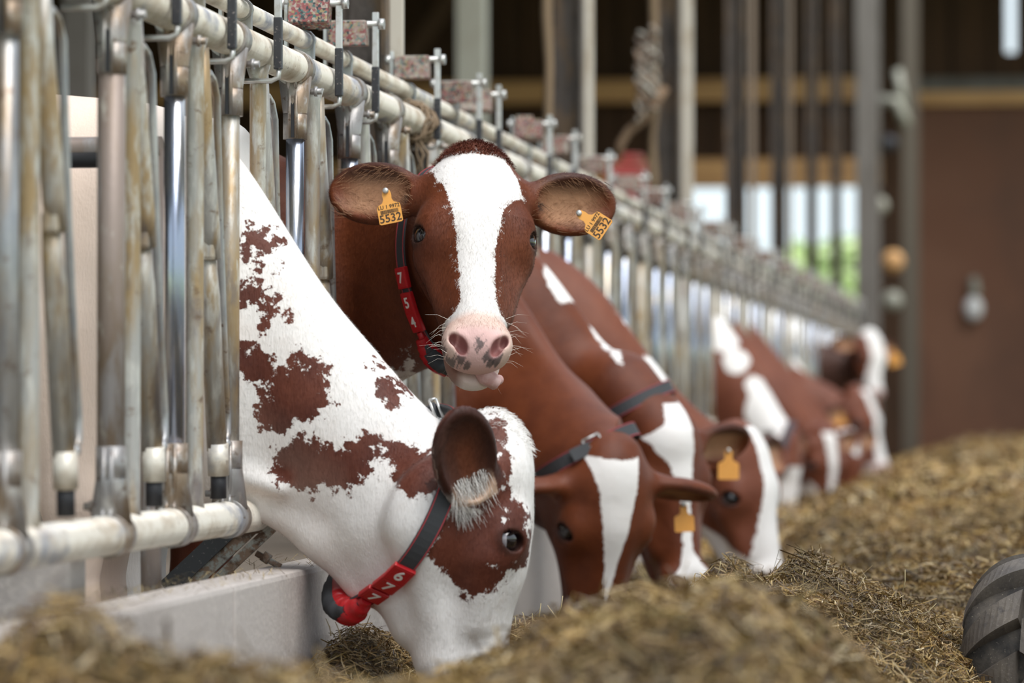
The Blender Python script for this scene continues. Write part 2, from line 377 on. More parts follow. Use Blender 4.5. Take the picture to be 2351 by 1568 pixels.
def h_column(px0, px1, Y, label, pale=None, blob=False, pm='pale_post'):
    x0, x1 = at(px0, 900, Y)[0], at(px1, 900, Y)[0]; wd = x1 - x0
    r = empty('steel_column', ((x0 + x1) / 2, Y, 0), label, 'column', 'columns behind the feed fence')
    for s, nm in ((-1, 'flange'), (1, 'flange')):
        q = MB(); q.box((s * (wd / 2 - .006), 0, 3), (.012, .13, 6.0)); q.build(nm, M['column_rust'], r)
    q = MB(); q.box((0, 0.03, 3), (wd - .02, .010, 6.0)); q.build('web', M['column_rust'], r)
    if pale:
        xa, xb = at(pale[0], 900, Y - .12)[0], at(pale[1], 900, Y - .12)[0]
        q = MB(); q.box(((xa + xb) / 2 - (x0 + x1) / 2, -.12, 3.6), (xb - xa, .03, 4.8), bev=.003); q.build('mounting_post', M[pm], r)
    if blob:
        random.seed(blob); q = MB()
        pts = []
        for i in range(22): pts.append((-wd * .40 + random.uniform(-.010, .010), -.08 + random.uniform(-.01, .01), 1.75 + i * .2))
        q.tube(pts, [.014 + .016 * random.random() for _ in pts], 8); q.build('hanging_rope', mat('jute', (.20, .14, .085), .9), r)
h_column(786, 893, 10.73, 'nearest dark rusty column with a pale post, above the mottled blocks', (896, 926))
h_column(1258, 1338, 15.25, 'second dark rusty column right of the grey green post, rope hanging on it', (1341, 1364), 3)
h_column(1500, 1562, 19.4, 'third rusty column, beside the red machine, with a pale strip on its right', (1565, 1592), 8)
h_column(1668, 1712, 23.9, 'fourth column, dark, at the first gap of the open bay', (1722, 1735), pm='brown_post')
h_column(1772, 1806, 28.4, 'fifth column, dark, in the middle of the open bay', (1812, 1820), pm='brown_post')
h_column(1852, 1876, 32.3, 'sixth column, thin and dark, before the open bay')
h_column(1908, 1932, 35.8, 'last thin dark column left of the thick grey post')

# rope sagging from the third column
q = MB(); pts = [at(x, y, 19.2) for x, y in ((1528, 200), (1503, 240), (1478, 275), (1445, 300), (1425, 330), (1420, 362))]
q.tube(pts, .022, 8)
tag(q.build('rope', mat('old_rope', (.20, .13, .08), .9)), 'old brown rope curving away from the third rusty column', 'rope')
# lump of baler twine hanging on the third column
q = MB(); random.seed(5)
c0 = Vector(at(1487, 130, 19.2))
for k in range(6):
    pts = [c0 + Vector((math.cos(t * .9 + k) * .05 + random.uniform(-.01, .01), math.sin(t + k) * .03 - .03, -t * .03 + k * .03)) for t in range(12)]
    q.tube(pts, .012, 6)
tag(q.build('twine_bundle', M['rust']), 'bundle of twine hanging on the left edge of the third column', 'twine')

# red machine behind the fence
r = empty('red_machine', at(1440, 460, 24.5), 'faded red painted machine box behind the fence beside the third column', 'machine')
q = MB(); q.box((0, 0, .08), (.26, .2, .30), bev=.012); q.build('housing', M['red_machine'], r)
q = MB(); q.box((.03, 0, .27), (.14, .16, .05), bev=.01); q.build('cover', M['red_machine'], r)
q = MB(); q.tube([(.02, -.11, -.03), (.02, -.15, -.03)], .03, 12); q.tube([(-.05, 0, 0), (-.05, 0, -2.09)], .03); q.build('stand', M['darkcoat'], r)

# lamp-like hook on the brown wall, white sack on the ground, fittings on the narrow post
r = empty('wall_tap', at(2235, 700, YE - .05), 'small pale fitting with a round bulb on the brown wall', 'wall fitting')
q = MB(); q.tube([(0, 0, .32), (.02, -.02, .18), (0, -.03, .05)], [.05, .06, .05], 10); q.build('bracket', M['grey_post'], r)
q = MB(); q.ell((0, -.04, -.04), (.11, .1, .14)); q.build('bulb', M['white_bag'], r)
for px, py, sc_, lab in ((2325, 1072, .20, 'white sack lying at the end of the alley by the right edge of the frame'), (2140, 1025, .13, 'small white bag at the foot of the brown wall')):
    q = MB(); q.ell((0, 0, 0), (sc_ * 1.3, sc_, sc_ * .7)); q.ell((sc_ * .8, .02, .02), (sc_ * .6, sc_ * .7, sc_ * .5))
    tag(q.build('white_sack', M['white_bag'], None, (at(px, py, 43.5)[0], 43.5, sc_ * .62)), lab, 'sack')
r = empty('hose_post', (0, 0, 0), 'clutter of hose fittings and straps hung beside the narrow grey post', 'fittings')
for px, py, s_, m_ in ((2018, 472, .10, 'grey_post'), (2050, 600, .12, 'beam'), (2048, 690, .11, 'grey_post'), (2040, 330, .10, 'black')):
    q = MB(); q.ell(at(px, py, 41.2), (s_, .08, s_)); q.build('fitting', M[m_], r)
q = MB(); q.tube([at(2020, 232, 41.4), at(2060, 232, 41.4), at(2082, 290, 41.4)], .07, 8)
q.tube([at(2060, 160, 41.4), at(2075, 250, 41.4)], .05, 8); q.build('arm', M['grey_post'], r)

# ------------------------------------------------------------------ outside, seen through the bay
q = MB(); q.add([(-250, -200, -.2), (250, -200, -.2), (250, 400, -.2), (-250, 400, -.2)], [(0, 1, 2, 3)]); struct('ground_meadow', q, M['meadow'])
random.seed(11)
def bush(x, y, h, wdt, label, leaves=900):
    r = empty('bush', (x, y, -.2), label, 'bush', 'bushes beyond the open bay')
    q = MB(); q.tube([(0, 0, 0), (0, 0, h * .6)], [.12, .05], 8); q.build('stem', M['rust'], r)
    q = MB()
    for i in range(leaves):
        t = random.random() * 2 * math.pi; ph = math.acos(random.uniform(-.7, 1)); rr = random.uniform(.7, 1)
        c = Vector((math.cos(t) * math.sin(ph) * wdt * rr, math.sin(t) * math.sin(ph) * wdt * rr, h * .55 + math.cos(ph) * h * .5 * rr))
        R = Matrix.Rotation(random.random() * 6, 3, 'Z') @ Matrix.Rotation(random.random() * 3, 3, 'X'); s_ = .11 * h / 2
        q.add([c + R @ Vector(p) for p in ((-s_, 0, 0), (0, -s_ * .6, 0), (s_, 0, 0), (0, s_ * .6, 0))], [(0, 1, 2, 3)])
    f = q.build('foliage', M['leaf'], r); f['kind'] = 'stuff'
for px, pyt, Y, wd_, lab in ((1835, 575, 75, 1.0, 'bright green bush right of the fifth column, beyond the bay'), (1888, 630, 80, .8, 'pale green bush between the sixth and last columns, beyond the bay'), (1945, 560, 70, .9, 'dull green bush left of the thick grey post, beyond the bay')):
    p = at(px, pyt, Y); bush(p[0], Y, p[2] + .2, wd_, lab)

# ------------------------------------------------------------------ kerb
r = empty('feed_kerb', (0, 0, 0), 'pale concrete kerb wall between the feed fence and the silage', 'kerb')
ys = [2.0]; yj = fenceY(540, .13)
while yj > 2.4: yj -= 2.0
y0 = yj
edges_ = [1.0]
k = 0
while y0 < 36:
    if y0 > 1.2: edges_.append(y0)
    y0 += 2.0
edges_.append(36)
for i in range(len(edges_) - 1):
    a, c = edges_[i], edges_[i + 1]
    q = MB(); q.box((.070, (a + c) / 2, .22), (.12, c - a - .008, .44), bev=.012); q.build('kerb_block', M['concrete'], r)
ZR1, ZR0 = 1.575, .555
# ------------------------------------------------------------------ the feed fence
fence = empty('feed_fence', (0, 0, 0), 'long galvanised self locking feed fence with two rails, running into the distance', 'fence')
Y0F, Y1F = 4.2, 37.5
q = MB(); q.tube([(0, Y0F, ZR1), (0, Y1F, ZR1)], .037, 24); q.build('top_rail', M['cream'], fence)
q = MB(); q.tube([(0, Y0F, ZR0), (0, Y1F, ZR0)], .037, 24); q.build('bottom_rail', M['cream'], fence)
q = MB(); q.tube([(-.045, Y0F, 1.672), (-.045, Y1F, 1.672)], .021, 16); q.build('locking_rail', M['cream'], fence)

clampY = [4.4, 5.0, 5.6] + [fenceY(p) for p in (12, 255, 400, 527, 677, 802, 890)]
poleY = [4.55, 5.15, 5.75] + [fenceY(p) for p in (66, 300, 447, 592, 717, 830, 918)]
swingY = [4.8, 5.4, 5.95] + [fenceY(p) for p in (132, 338, 488, 622, 748, 850, 940)]
latchY = [4.8, 5.4, 6.1, 6.7] + [fenceY(p, .05) for p in (405, 532, 638, 778, 862, 1004, 1100, 1145, 1262, 1320, 1400, 1480, 1530)]
y = clampY[-1]
while y < 36.6:
    y += .65; clampY.append(y); poleY.append(y + .14); swingY.append(y + .34)
    if y > latchY[-1] + .7 and (int(y * 1.54) % 3): latchY.append(y - .10)
def cpy(o, loc, parent):
    c = o.copy(); COL.objects.link(c); c.location = loc; c.parent = parent; return c

q = MB(); q.tube([(0, 0, ZR0), (0, 0, ZR1)], .0215, 16); post_me = q
q = MB()   # clamp: two pressed half shells round the rail with a sleeve for the pole
q.tube([(0, -.034, 0), (0, .034, 0)], .0425, 24)
q.tube([(0, 0, -.02), (0, 0, -.105), (0, 0, -.108)], [.040, .0285, .0285], 16)
q.tube([(0, 0, -.10), (0, 0, -.165)], .0285, 16)
q.tube([(-.0075, -.030, -.045), (-.0075, -.0275, -.163)], .0045, 8); q.tube([(.0075, -.030, -.045), (.0075, -.0275, -.163)], .0045, 8)
q.tube([(-.0075, -.040, -.030), (-.0075, -.030, -.05)], .0045, 8); q.tube([(.0075, -.040, -.030), (.0075, -.030, -.05)], .0045, 8)
q.tube([(.03, .03, -.052), (.058, .03, -.052)], .008, 6); q.tube([(.04, .03, -.052), (.047, .03, -.052)], .013, 6)
clamp_q = q
mats_post = ['galv', 'chrome']
def place_post(Yv, mname):
    o = post_me.build('post', M[mname], fence, (0, Yv, 0))
    return o
cl = None
base = {}
gap_q = MB(); gap_q.box((0, -.028, -.100), (.007, .006, .125)); gap_me = None
for i, Yv in enumerate(clampY):
    mn = 'chrome' if i % 3 != 1 else 'galv_dirty'
    mn = {3: 'galv', 4: 'galv_thick', 5: 'chrome', 6: 'galv_dirty', 7: 'chrome', 8: 'chrome'}.get(i, mn)
    if mn == 'galv_thick': q = MB(); q.tube([(0, 0, ZR0), (0, 0, ZR1)], .0262, 18); o = q.build('post', M['stained'], fence, (0, Yv, 0))
    elif mn not in base: base[mn] = post_me.build('post', M[mn], fence, (0, Yv, 0)); o = base[mn]
    else: o = cpy(base[mn], (0, Yv, 0), fence)
    if cl is None:
        cl = clamp_q.build('clamp', M['clamp'], o, (0, 0, ZR1)); c2 = cl.copy(); COL.objects.link(c2)
    else:
        c1 = cpy(cl, (0, 0, ZR1), o); c2 = cl.copy(); COL.objects.link(c2)
    c2.parent = o; c2.location = (0, 0, ZR0); c2.rotation_euler = (0, math.pi, math.pi)
    if gap_me is None: g1 = gap_q.build('clamp_gap', M['black'], o, (0, 0, ZR1)); gap_me = g1
    else: cpy(gap_me, (0, 0, ZR1), o)
    c2.rotation_euler = (0, math.pi, 0)
pm = None
for Yv in poleY:
    if pm is None:
        q = MB(); q.tube([(0, 0, ZR0), (0, 0, ZR0 + .05), (0, 0, ZR1 - .06), (0, 0, ZR1 - .03)], [.024, .0185, .0185, .028], 14)
        pm = q.build('pole', M['galv_dirty'], fence, (0, Yv, 0))
    else: cpy(pm, (0, Yv, 0), fence)
sm = None
for i, Yv in enumerate(swingY):
    if sm is None:
        q = MB(); q.tube([(0, -.118, 1.53), (0, -.10, 1.42), (.004, -.045, 1.16), (.004, -.026, 1.10)], [.017, .019, .021, .019], 14)
        q.tube([(-.004, -.035, 1.13), (-.004, -.008, 1.02), (-.002, .055, .70)], [.016, .021, .021], 14)
        q.box((.0, -.03, 1.12), (.03, .05, .05), bev=.008)
        sm = q.build('swing_bar', M['galv_dirty'], fence, (0, Yv, 0))
        q = MB(); q.tube([(0, .053, .715), (0, .060, .648)], .0225, 14); sl = q.build('sleeve', M['cream'], sm); sl['label'] = 'pale sleeve on the foot of the bar'
        q = MB(); q.tube([(0, .058, .66), (0, .062, .60)], .0165, 14); rf = q.build('rubber_foot', M['black'], sm)
        q = MB(); q.tube([(.004, -.10, 1.47), (.006, -.07, 1.482), (.008, -.035, 1.470), (.010, -.008, 1.435), (.010, .0, 1.36), (.008, .035, 1.15), (.006, .085, .92), (.004, .130, .78), (.004, .132, .735), (.004, .11, .712), (.004, .058, .71)], .0085, 8)
        q.ell((.012, .075, .715), (.012, .012, .012), None, 8, 6)
        rd = q.build('guide_rod', M['galv'], sm)
    else:
        o = cpy(sm, (0, Yv, 0), fence)
        for c in (sl, rf, rd): cpy(c, (0, 0, 0), o)
lm = None
random.seed(4)
tilt = [0.0, .1, -.1, .2, .0, .12, -.05, .22, .05]
for i, Yv in enumerate(latchY):
    if lm is None:
        q = MB()
        q.box((.050, 0, 1.70), (.016, .013, .17), bev=.002)
        q.box((-.078, 0, 1.715), (.010, .016, .13), bev=.002)
        q.tube([(-.092, 0, 1.755), (.072, 0, 1.755)], .009, 8)
        q.tube([(.058, 0, 1.755), (.072, 0, 1.755)], .015, 6); q.tube([(-.096, 0, 1.755), (-.082, 0, 1.755)], .015, 6)
        q.tube([(.052, .002, 1.54), (.050, .002, 1.515), (.035, .002, 1.508), (-.03, .002, 1.508)], .006, 8)
        lm = q.build('latch', M['steel'], fence, (0, Yv, 0))
        q = MB(); q.box((.050, 0, 1.59), (.019, .016, .115), bev=.003); gp = q.build('grip', M['darkcoat'], lm)
        q = MB(); q.box((0, -.01, -.022), (.096, .058, .064), bev=.003); q.box((-.018, .004, .016), (.056, .045, .03), bev=.002)
        wb = q.build('weight_block', M['mottled'], lm, (-.018, 0, 1.750)); wb['label'] = 'mottled red recycled plastic block'
        q = MB(); q.box((0, -.01, -.018), (.096, .058, .064), bev=.003); wg = q.build('weight_block', M['mottled_grey'], lm, (-.018, 0, 1.75)); wg_me = wg.data; bpy.data.objects.remove(wg)
        q = MB(); q.box((-.045, .06, 1.635), (.05, .012, .10), bev=.003); q.tube([(-.045, .05, 1.672), (-.045, .07, 1.672)], .0265, 12); bk = q.build('rail_bracket', M['galv'], lm)
    else:
        o = cpy(lm, (0, Yv, 0), fence); cpy(gp, (0, 0, 0), o)
        wv = cpy(wb, (-.018, 0, 1.750), o); wv.rotation_euler = (tilt[i % 9], 0, 0)
        if i not in (7, 12):
            wv.data = wg_me; wv['label'] = 'dusty grey mottled plastic block'
        else: wv.rotation_euler.x = -.25
        cpy(bk, (0, 0, 0), o)
xa, xb = at(-60, 1300, 6.95)[0], at(166, 1300, 6.95)[0]; q = MB(); q.box(((xa + xb) / 2, 7.0, .26), (xb - xa, .12, .52), bev=.01)
tag(q.build('concrete_pier', M['concrete']), 'short concrete pier behind the bottom rail in the lower left corner', 'pier')
r = empty('stall_divider', (0, 0, 0), 'brown topped stall rail with black rubber along the white cow\'s flank, behind the nearest bars', 'rail')
YD = 7.72; p0, p1 = at(150, 346, YD), at(371, 346, YD)
q = MB(); q.tube([(-1.9, YD, p0[2] + .006), (p1[0], YD, p1[2] + .006)], .024, 14); q.tube([(-1.88, YD, p0[2]), (-1.88, YD, 0)], .03, 12); q.tube([(p1[0] - .015, YD, p0[2]), (p1[0] - .015, YD - .03, .55), (p1[0] - .015, YD, 0)], .022, 12); q.build('pipe', M['stained'], r)
q = MB(); q.tube([(-1.9, YD - .008, p0[2] - .016), (p1[0] - .06, YD - .008, p1[2] - .016)], .019, 12); q.build('rubber_sleeve', M['black'], r)
# stay that carries the fence on the kerb, just below cow number 677's neck
def stay(Yv):
    r = link('stay', None, fence, (0, Yv, 0))
    q = MB()
    d = Vector((-.135, 0, -.125)); Lh = d.length; R = frame(Vector((d.z, 0, -d.x)).normalized(), Vector((0, 1, 0)), d.normalized())
    q.box(Vector((-.01, 0, ZR0 - .03)) + d * .5, (.03, .010, Lh * 1.1), R); q.box(Vector((.035, 0, ZR0 - .03)) + d * .5, (.022, .012, Lh * 1.1), R)
    q.tube([(0, -.015, ZR0), (0, .02, ZR0)], .0425, 20)
    q.tube([(.0, .0, ZR0 - .085), (.055, 0, ZR0 - .115)], .007, 8); q.tube([(.015, 0, ZR0 - .09), (.03, 0, ZR0 - .10)], .013, 6)
    q.build('strut', M['rust'], r)
    q = MB(); q.box(Vector((-.055, .0, ZR0 - .03)) + d * .5, (.04, .03, Lh * 1.15), R); q.build('backing_plate', M['darkcoat'], r)
for Yv in (4.6, 8.29, 12.4, 16.3, 20.2, 24.1, 28.0, 31.9): stay(Yv)
# loose baler twine knotted round the rail
q = MB(); random.seed(21)
for k in range(9):
    pts = []; a0 = random.uniform(0, 6)
    for t in range(26):
        a = a0 + t * .55; rr = .045 + .012 * math.sin(t * 1.3 + k)
        pts.append((rr * math.cos(a), 10.40 + .006 * t * random.uniform(.6, 1.2) - .05 + k * .012, ZR1 + rr * math.sin(a)))
    q.tube(pts, .0035, 5)
for k in range(7):
    x0 = random.uniform(-.03, .05); y0_ = 10.38 + random.uniform(0, .15)
    q.tube([(x0, y0_, ZR1 - .03), (x0 + random.uniform(-.02, .04), y0_ + .02, ZR1 - .09), (x0 + random.uniform(-.03, .05), y0_ + .03, ZR1 - .17 - .06 * random.random())], .003, 5)
tag(q.build('baler_twine', mat('twine', (.24, .17, .11), .9)), 'brown baler twine knotted round the top rail behind the face of the cow numbered 754', 'twine')
# ------------------------------------------------------------------ implicit-surface sculpting (smooth unions, then surface nets)
class Field:
    def __init__(s, xs, ys, zs):
        s.ax = [np.asarray(a, np.float32) for a in (xs, ys, zs)]
        s.a = np.full([len(a) for a in s.ax], .3, np.float32)
    def sub(s, lo, hi):
        sl = []
        for a, l, h in zip(s.ax, lo, hi):
            i = max(int(np.searchsorted(a, l)) - 2, 0); j = min(int(np.searchsorted(a, h)) + 2, len(a))
            if j <= i: return None
            sl.append(slice(i, j))
        g = [s.ax[k][sl[k]].reshape([-1 if q == k else 1 for q in range(3)]) for k in range(3)]
        return tuple(sl), g
    def apply(s, sl, d, k, op):
        a = s.a[sl]
        if op == 'sub':
            d = -d; h = np.maximum(k - np.abs(a - d), 0) / max(k, 1e-5)
            s.a[sl] = np.maximum(a, d) + h * h * (k * .25)
        else:
            h = np.maximum(k - np.abs(a - d), 0) / max(k, 1e-5)
            s.a[sl] = np.minimum(a, d) - h * h * (k * .25)
    def ell(s, c, r, R=None, k=.03, op='add'):
        """R: rows = local axes in world"""
        R = np.eye(3) if R is None else np.asarray(R, float); r = np.asarray(r, float); c = np.asarray(c, float)
        ext = np.sqrt(((R * r[:, None]) ** 2).sum(0)) + k + .02
        q = s.sub(c - ext, c + ext)
        if q is None: return
        sl, (x, y, z) = q; x = x - c[0]; y = y - c[1]; z = z - c[2]
        k0 = 0; k1 = 0
        for i in range(3):
            l = R[i, 0] * x + R[i, 1] * y + R[i, 2] * z
            k0 = k0 + (l / r[i]) ** 2; k1 = k1 + (l / r[i] ** 2) ** 2
        k0 = np.sqrt(k0); k1 = np.sqrt(k1) + 1e-6
        s.apply(sl, (k0 * (k0 - 1) / k1).astype(np.float32), k, op)
    def cap(s, a, b, ra, rb, k=.03, op='add', sq=None, sf=1.0):
        """tapered capsule; sq = direction squashed by factor sf"""
        a = np.asarray(a, float); b = np.asarray(b, float)
        e = max(ra, rb) * max(1, sf) + k + .02
        q = s.sub(np.minimum(a, b) - e, np.maximum(a, b) + e)
        if q is None: return
        sl, (x, y, z) = q; d = b - a; L2 = float(d @ d) + 1e-9
        x = x - a[0]; y = y - a[1]; z = z - a[2]
        t = np.clip((x * d[0] + y * d[1] + z * d[2]) / L2, 0, 1)
        px = x - t * d[0]; py = y - t * d[1]; pz = z - t * d[2]
        n2 = px * px + py * py + pz * pz
        if sq is not None:
            sq = np.asarray(sq, float); m = px * sq[0] + py * sq[1] + pz * sq[2]
            n2 = n2 - m * m + (m / sf) ** 2
        s.apply(sl, (np.sqrt(n2) - (ra + t * (rb - ra))).astype(np.float32), k, op)
    def loft(s, sec, k=.04):
        """sections (x, ztop, zbot, halfwidth, y) along X"""
        sec = np.array(sorted(sec), float)
        xs = np.linspace(sec[0, 0], sec[-1, 0], 240); P = np.stack([np.interp(xs, sec[:, 0], sec[:, i]) for i in range(1, 5)])
        ker = np.hanning(19); ker /= ker.sum()
        P = np.stack([np.convolve(np.pad(p, 9, mode='edge'), ker, 'valid') for p in P])
        q = s.sub((xs[0] - .02, sec[:, 4].min() - .45, sec[:, 2].min() - .05), (xs[-1] + .02, sec[:, 4].max() + .45, sec[:, 1].max() + .05))
        sl, (x, y, z) = q; xx = x.ravel()
        zt, zb, hw, yc = [np.interp(xx, xs, p).reshape(-1, 1, 1).astype(np.float32) for p in P]
        zc = (zt + zb) / 2; hh = (zt - zb) / 2
        u = y - yc; v = z - zc
        qq = np.sqrt((u / hw) ** 2 + (v / hh) ** 2) + 1e-4; r = np.sqrt(u * u + v * v)
        d = r - r / qq
        d = np.where(qq < .5, -.5 * np.minimum(hw, hh), d)
        d = np.maximum(d, np.maximum(xs[0] - x, x - xs[-1]))
        s.apply(sl, d.astype(np.float32), k, 'add')
    def mesh(s):
        a = s.a; ax = s.ax; neg = a < 0
        n = np.zeros([d - 1 for d in a.shape], np.uint8)
        for i in (0, 1):
            for j in (0, 1):
                for k in (0, 1):
                    n += neg[i:a.shape[0] - 1 + i, j:a.shape[1] - 1 + j, k:a.shape[2] - 1 + k]
        act = (n > 0) & (n < 8); I, J, K = np.nonzero(act); del n
        idx = np.full(act.shape, -1, np.int32); idx[act] = np.arange(len(I)); del act
        acc = np.zeros((len(I), 3)); cnt = np.zeros(len(I))
        for axis in range(3):
            o1, o2 = [q for q in range(3) if q != axis]
            for p in (0, 1):
                for q in (0, 1):
                    A = [I.copy(), J.copy(), K.copy()]; A[o1] = A[o1] + p; A[o2] = A[o2] + q
                    B = [c.copy() for c in A]; B[axis] = B[axis] + 1
                    va = a[A[0], A[1], A[2]]; vb = a[B[0], B[1], B[2]]; m = (va < 0) != (vb < 0)
                    t = np.where(m, va / np.where(m, va - vb, 1), 0)
                    for c in range(3):
                        pa = ax[c][A[c]]; pb = ax[c][B[c]]; acc[:, c] += np.where(m, pa + (pb - pa) * t, 0)
                    cnt += m
        V = acc / cnt[:, None]; Q = []
        for axis in range(3):
            o1, o2 = [(1, 2), (2, 0), (0, 1)][axis]
            sl0 = [slice(None)] * 3; sl1 = [slice(None)] * 3; sl0[axis] = slice(0, -1); sl1[axis] = slice(1, None)
            m = neg[tuple(sl0)] != neg[tuple(sl1)]
            for o in (o1, o2):
                e = [slice(None)] * 3; e[o] = 0; m[tuple(e)] = False; e[o] = -1; m[tuple(e)] = False
            P = list(np.nonzero(m)); inside = neg[P[0], P[1], P[2]]
            def cell(d1, d2):
                C = [c.copy() for c in P]; C[o1] -= d1; C[o2] -= d2; return idx[C[0], C[1], C[2]]
            q4 = np.stack([cell(1, 1), cell(0, 1), cell(0, 0), cell(1, 0)], 1)
            q4[~inside] = q4[~inside][:, ::-1]; Q.append(q4)
        Q = np.concatenate(Q); Q = Q[(Q >= 0).all(1)]
        return V, Q

def axis_lines(lo, hi, flo, fhi, hc, hf):
    out = [flo]
    x = flo
    while x < fhi: x += hf; out.append(x)
    h = hf
    while x < hi: h = min(h * 1.18, hc); x += h; out.append(x)
    x = flo; h = hf; left = []
    while x > lo: h = min(h * 1.18, hc); x -= h; left.append(x)
    return np.array(left[::-1] + out)

def nrm(v): v = np.asarray(v, float); return v / np.linalg.norm(v)

class Head:
    """local axes: l = the cow's right, n = out of the face, f = poll to muzzle"""
    def __init__(s, O, ef, en, sc=1.1, ears=None, mouth=0.0, chin=0.0, eb=None):
        s.eb = eb
        ef = nrm(ef); en = nrm(np.asarray(en, float) - ef * (ef @ np.asarray(en, float)))
        s.ef, s.en, s.el = ef, en, np.cross(ef, en); s.O = np.asarray(O, float); s.s = sc
        s.R = np.stack([s.el, s.en, s.ef]); s.mouth = mouth; s.chin = chin; s.eyl = .1005
        s.ears = ears or {1: ((1, -.15, -.2), (.1, 1, .1)), -1: ((-1, -.15, -.2), (-.1, 1, .1))}
    def nq(s, H, q, w=1):
        ca, sa = math.cos(q * .55), math.sin(q * .55)
        c, r = (((q * .038, -.014, .477), (.0115, .028, .019)) if w == 1 else ((q * .052, -.018, .463), (.0085, .024, .012)))
        d = H - np.array(c); return np.sqrt(((ca * d[:, 0] + sa * d[:, 2]) / r[0]) ** 2 + (d[:, 1] / r[1]) ** 2 + ((-sa * d[:, 0] + ca * d[:, 2]) / r[2]) ** 2)
    def P(s, l, n, f): return s.O + s.s * (l * s.el + n * s.en + f * s.ef)
    def D(s, l, n, f): return l * s.el + n * s.en + f * s.ef
    def loc(s, V): return (V - s.O) @ s.R.T / s.s
    def eframe(s, sd):
        a, o = s.ears[sd]; a = nrm(s.D(*a)); o = s.D(*o); o = nrm(o - a * (a @ o)); w_ = np.cross(o, a)
        return s.P(*( (sd * .098, -.088, .098) if s.eb is None else (sd * s.eb[0], s.eb[1], s.eb[2]) )), a, w_, o
    def sculpt(s, F):
        S = s.s; R = s.R
        def E(c, r, k=.03, op='add', rot=None):
            RR = R if rot is None else rot @ R
            F.ell(s.P(*c), np.array(r) * S, RR, k * S, op)
        def C(a, b_, ra, rb, k=.03, op='add', sq=None, sf=1.): F.cap(s.P(*a), s.P(*b_), ra * S, rb * S, k * S, op, None if sq is None else s.D(*sq), sf)
        E((0, -.085, .055), (.080, .068, .085), .04)                    # poll
        E((0, -.095, .16), (.108, .088, .13), .05)                     # forehead
        E((0, -.050, .13), (.085, .045, .11), .04)
        C((0, -.075, .20), (0, -.056, .42), .074, .050, .05, sq=(1, 0, 0), sf=1.02)   # nasal bridge
        C((0, -.110, .22), (0, -.090, .43), .085, .050, .05, sq=(1, 0, 0), sf=.85)
        for q in (-1, 1):
            E((q * .052, -.185, .175), (.056, .095, .105), .05)         # cheek
            C((q * .040, -.225, .21), (q * .026, -.130, .44), .040, .026, .05)   # jaw
            E((q * .094, -.064, .198), (.032, .040, .052), .045)        # brow
            C((q * .092, -.098, .25), (q * .060, -.085, .37), .024, .016, .05)   # cheek ridge
        # muzzle
        E((0, -.054, .455), (.064, .048, .047), .035)
        for q in (-1, 1): E((q * .041, -.046, .460), (.030, .036, .036), .02)
        E((0, -.075, .476), (.058, .036, .028), .025)
        c = s.chin
        E((-.3 * s.mouth, -.128 - .4 * s.mouth - .010, .470 + .5 * c), (.053, .034, .048), .03)   # lower lip, chin
        E((0, -.150, .43), (.040, .030, .06), .03)
        # nostrils
        for q in (-1, 1):
            ca, sa = math.cos(q * .55), math.sin(q * .55)
            rot = np.array([[ca, 0, sa], [0, 1, 0], [-sa, 0, ca]])
            E((q * .038, -.014, .477), (.0115, .028, .019), .007, 'sub', rot)
            E((q * .052, -.018, .463), (.0085, .024, .012), .008, 'sub', rot)
        # mouth slit
        E((0, -.108 - .1 * s.mouth, .492), (.062, .0035 + s.mouth, .060), .006, 'sub')
        # ears
        for q in (-1, 1):
            B, a, w_, o = s.eframe(q); RR = np.stack([a, w_, o])
            F.cap(s.P(q * .06, -.09, .085), B + a * .040 * S, .048 * S, .032 * S, .03 * S)
            F.ell(B + a * .118 * S, np.array((.108, .068, .030)) * S, RR, .02 * S)
            F.ell(B + a * .122 * S + o * .021 * S, np.array((.092, .054, .028)) * S, RR, .010 * S, 'sub')
        # eyes: lids and the opening
        for q in (-1, 1):
            ey = nrm(s.D(q * .86, .50, .05)); fw = nrm(s.D(q * -.45, .80, .45)); fw = nrm(fw - ey * (fw @ ey)); up = np.cross(ey, fw)
            c = s.P(q * s.eyl, -.066, .205)
            RR = np.stack([fw, up, ey])
            F.ell(c + ey * .004 * S, np.array((.036, .029, .024)) * S, RR, .012 * S)
            F.ell(c + ey * .026 * S, np.array((.0275, .0180, .030)) * S, RR, .004 * S, 'sub')
    def eye_pos(s, q):
        ey = nrm(s.D(q * .86, .50, .05)); return s.P(q * s.eyl, -.066, .205) + ey * .0035 * s.s, ey

def ellq(X, Z, c, r, rot=0.0):
    dx, dz = X - c[0], Z - c[1]; ca, sa = math.cos(rot), math.sin(rot)
    u = (dx * ca + dz * sa) / r[0]; v = (-dx * sa + dz * ca) / r[1]
    return (1 - np.sqrt(u * u + v * v)) * min(r)

def px_blobs(V, blobs, Yp):
    """blobs given as photograph ellipses (px, py, rx, ry, rot) laid on the cow's own side plane"""
    sc_ = F_PX / Yp; out = np.full(len(V), -1.0)
    for (px, py, rx, ry, *rt) in blobs:
        p = at(px, py, Yp); out = np.maximum(out, ellq(V[:, 0], V[:, 2], (p[0], p[2]), (rx / sc_, ry / sc_), -(rt[0] if rt else 0)))
    return out

def vnormals(V, Q):
    a = V[Q[:, 2]] - V[Q[:, 0]]; b_ = V[Q[:, 3]] - V[Q[:, 1]]; n = np.cross(a, b_); N = np.zeros_like(V)
    for i in range(4): np.add.at(N, Q[:, i], n)
    return N / (np.linalg.norm(N, axis=1, keepdims=True) + 1e-9)

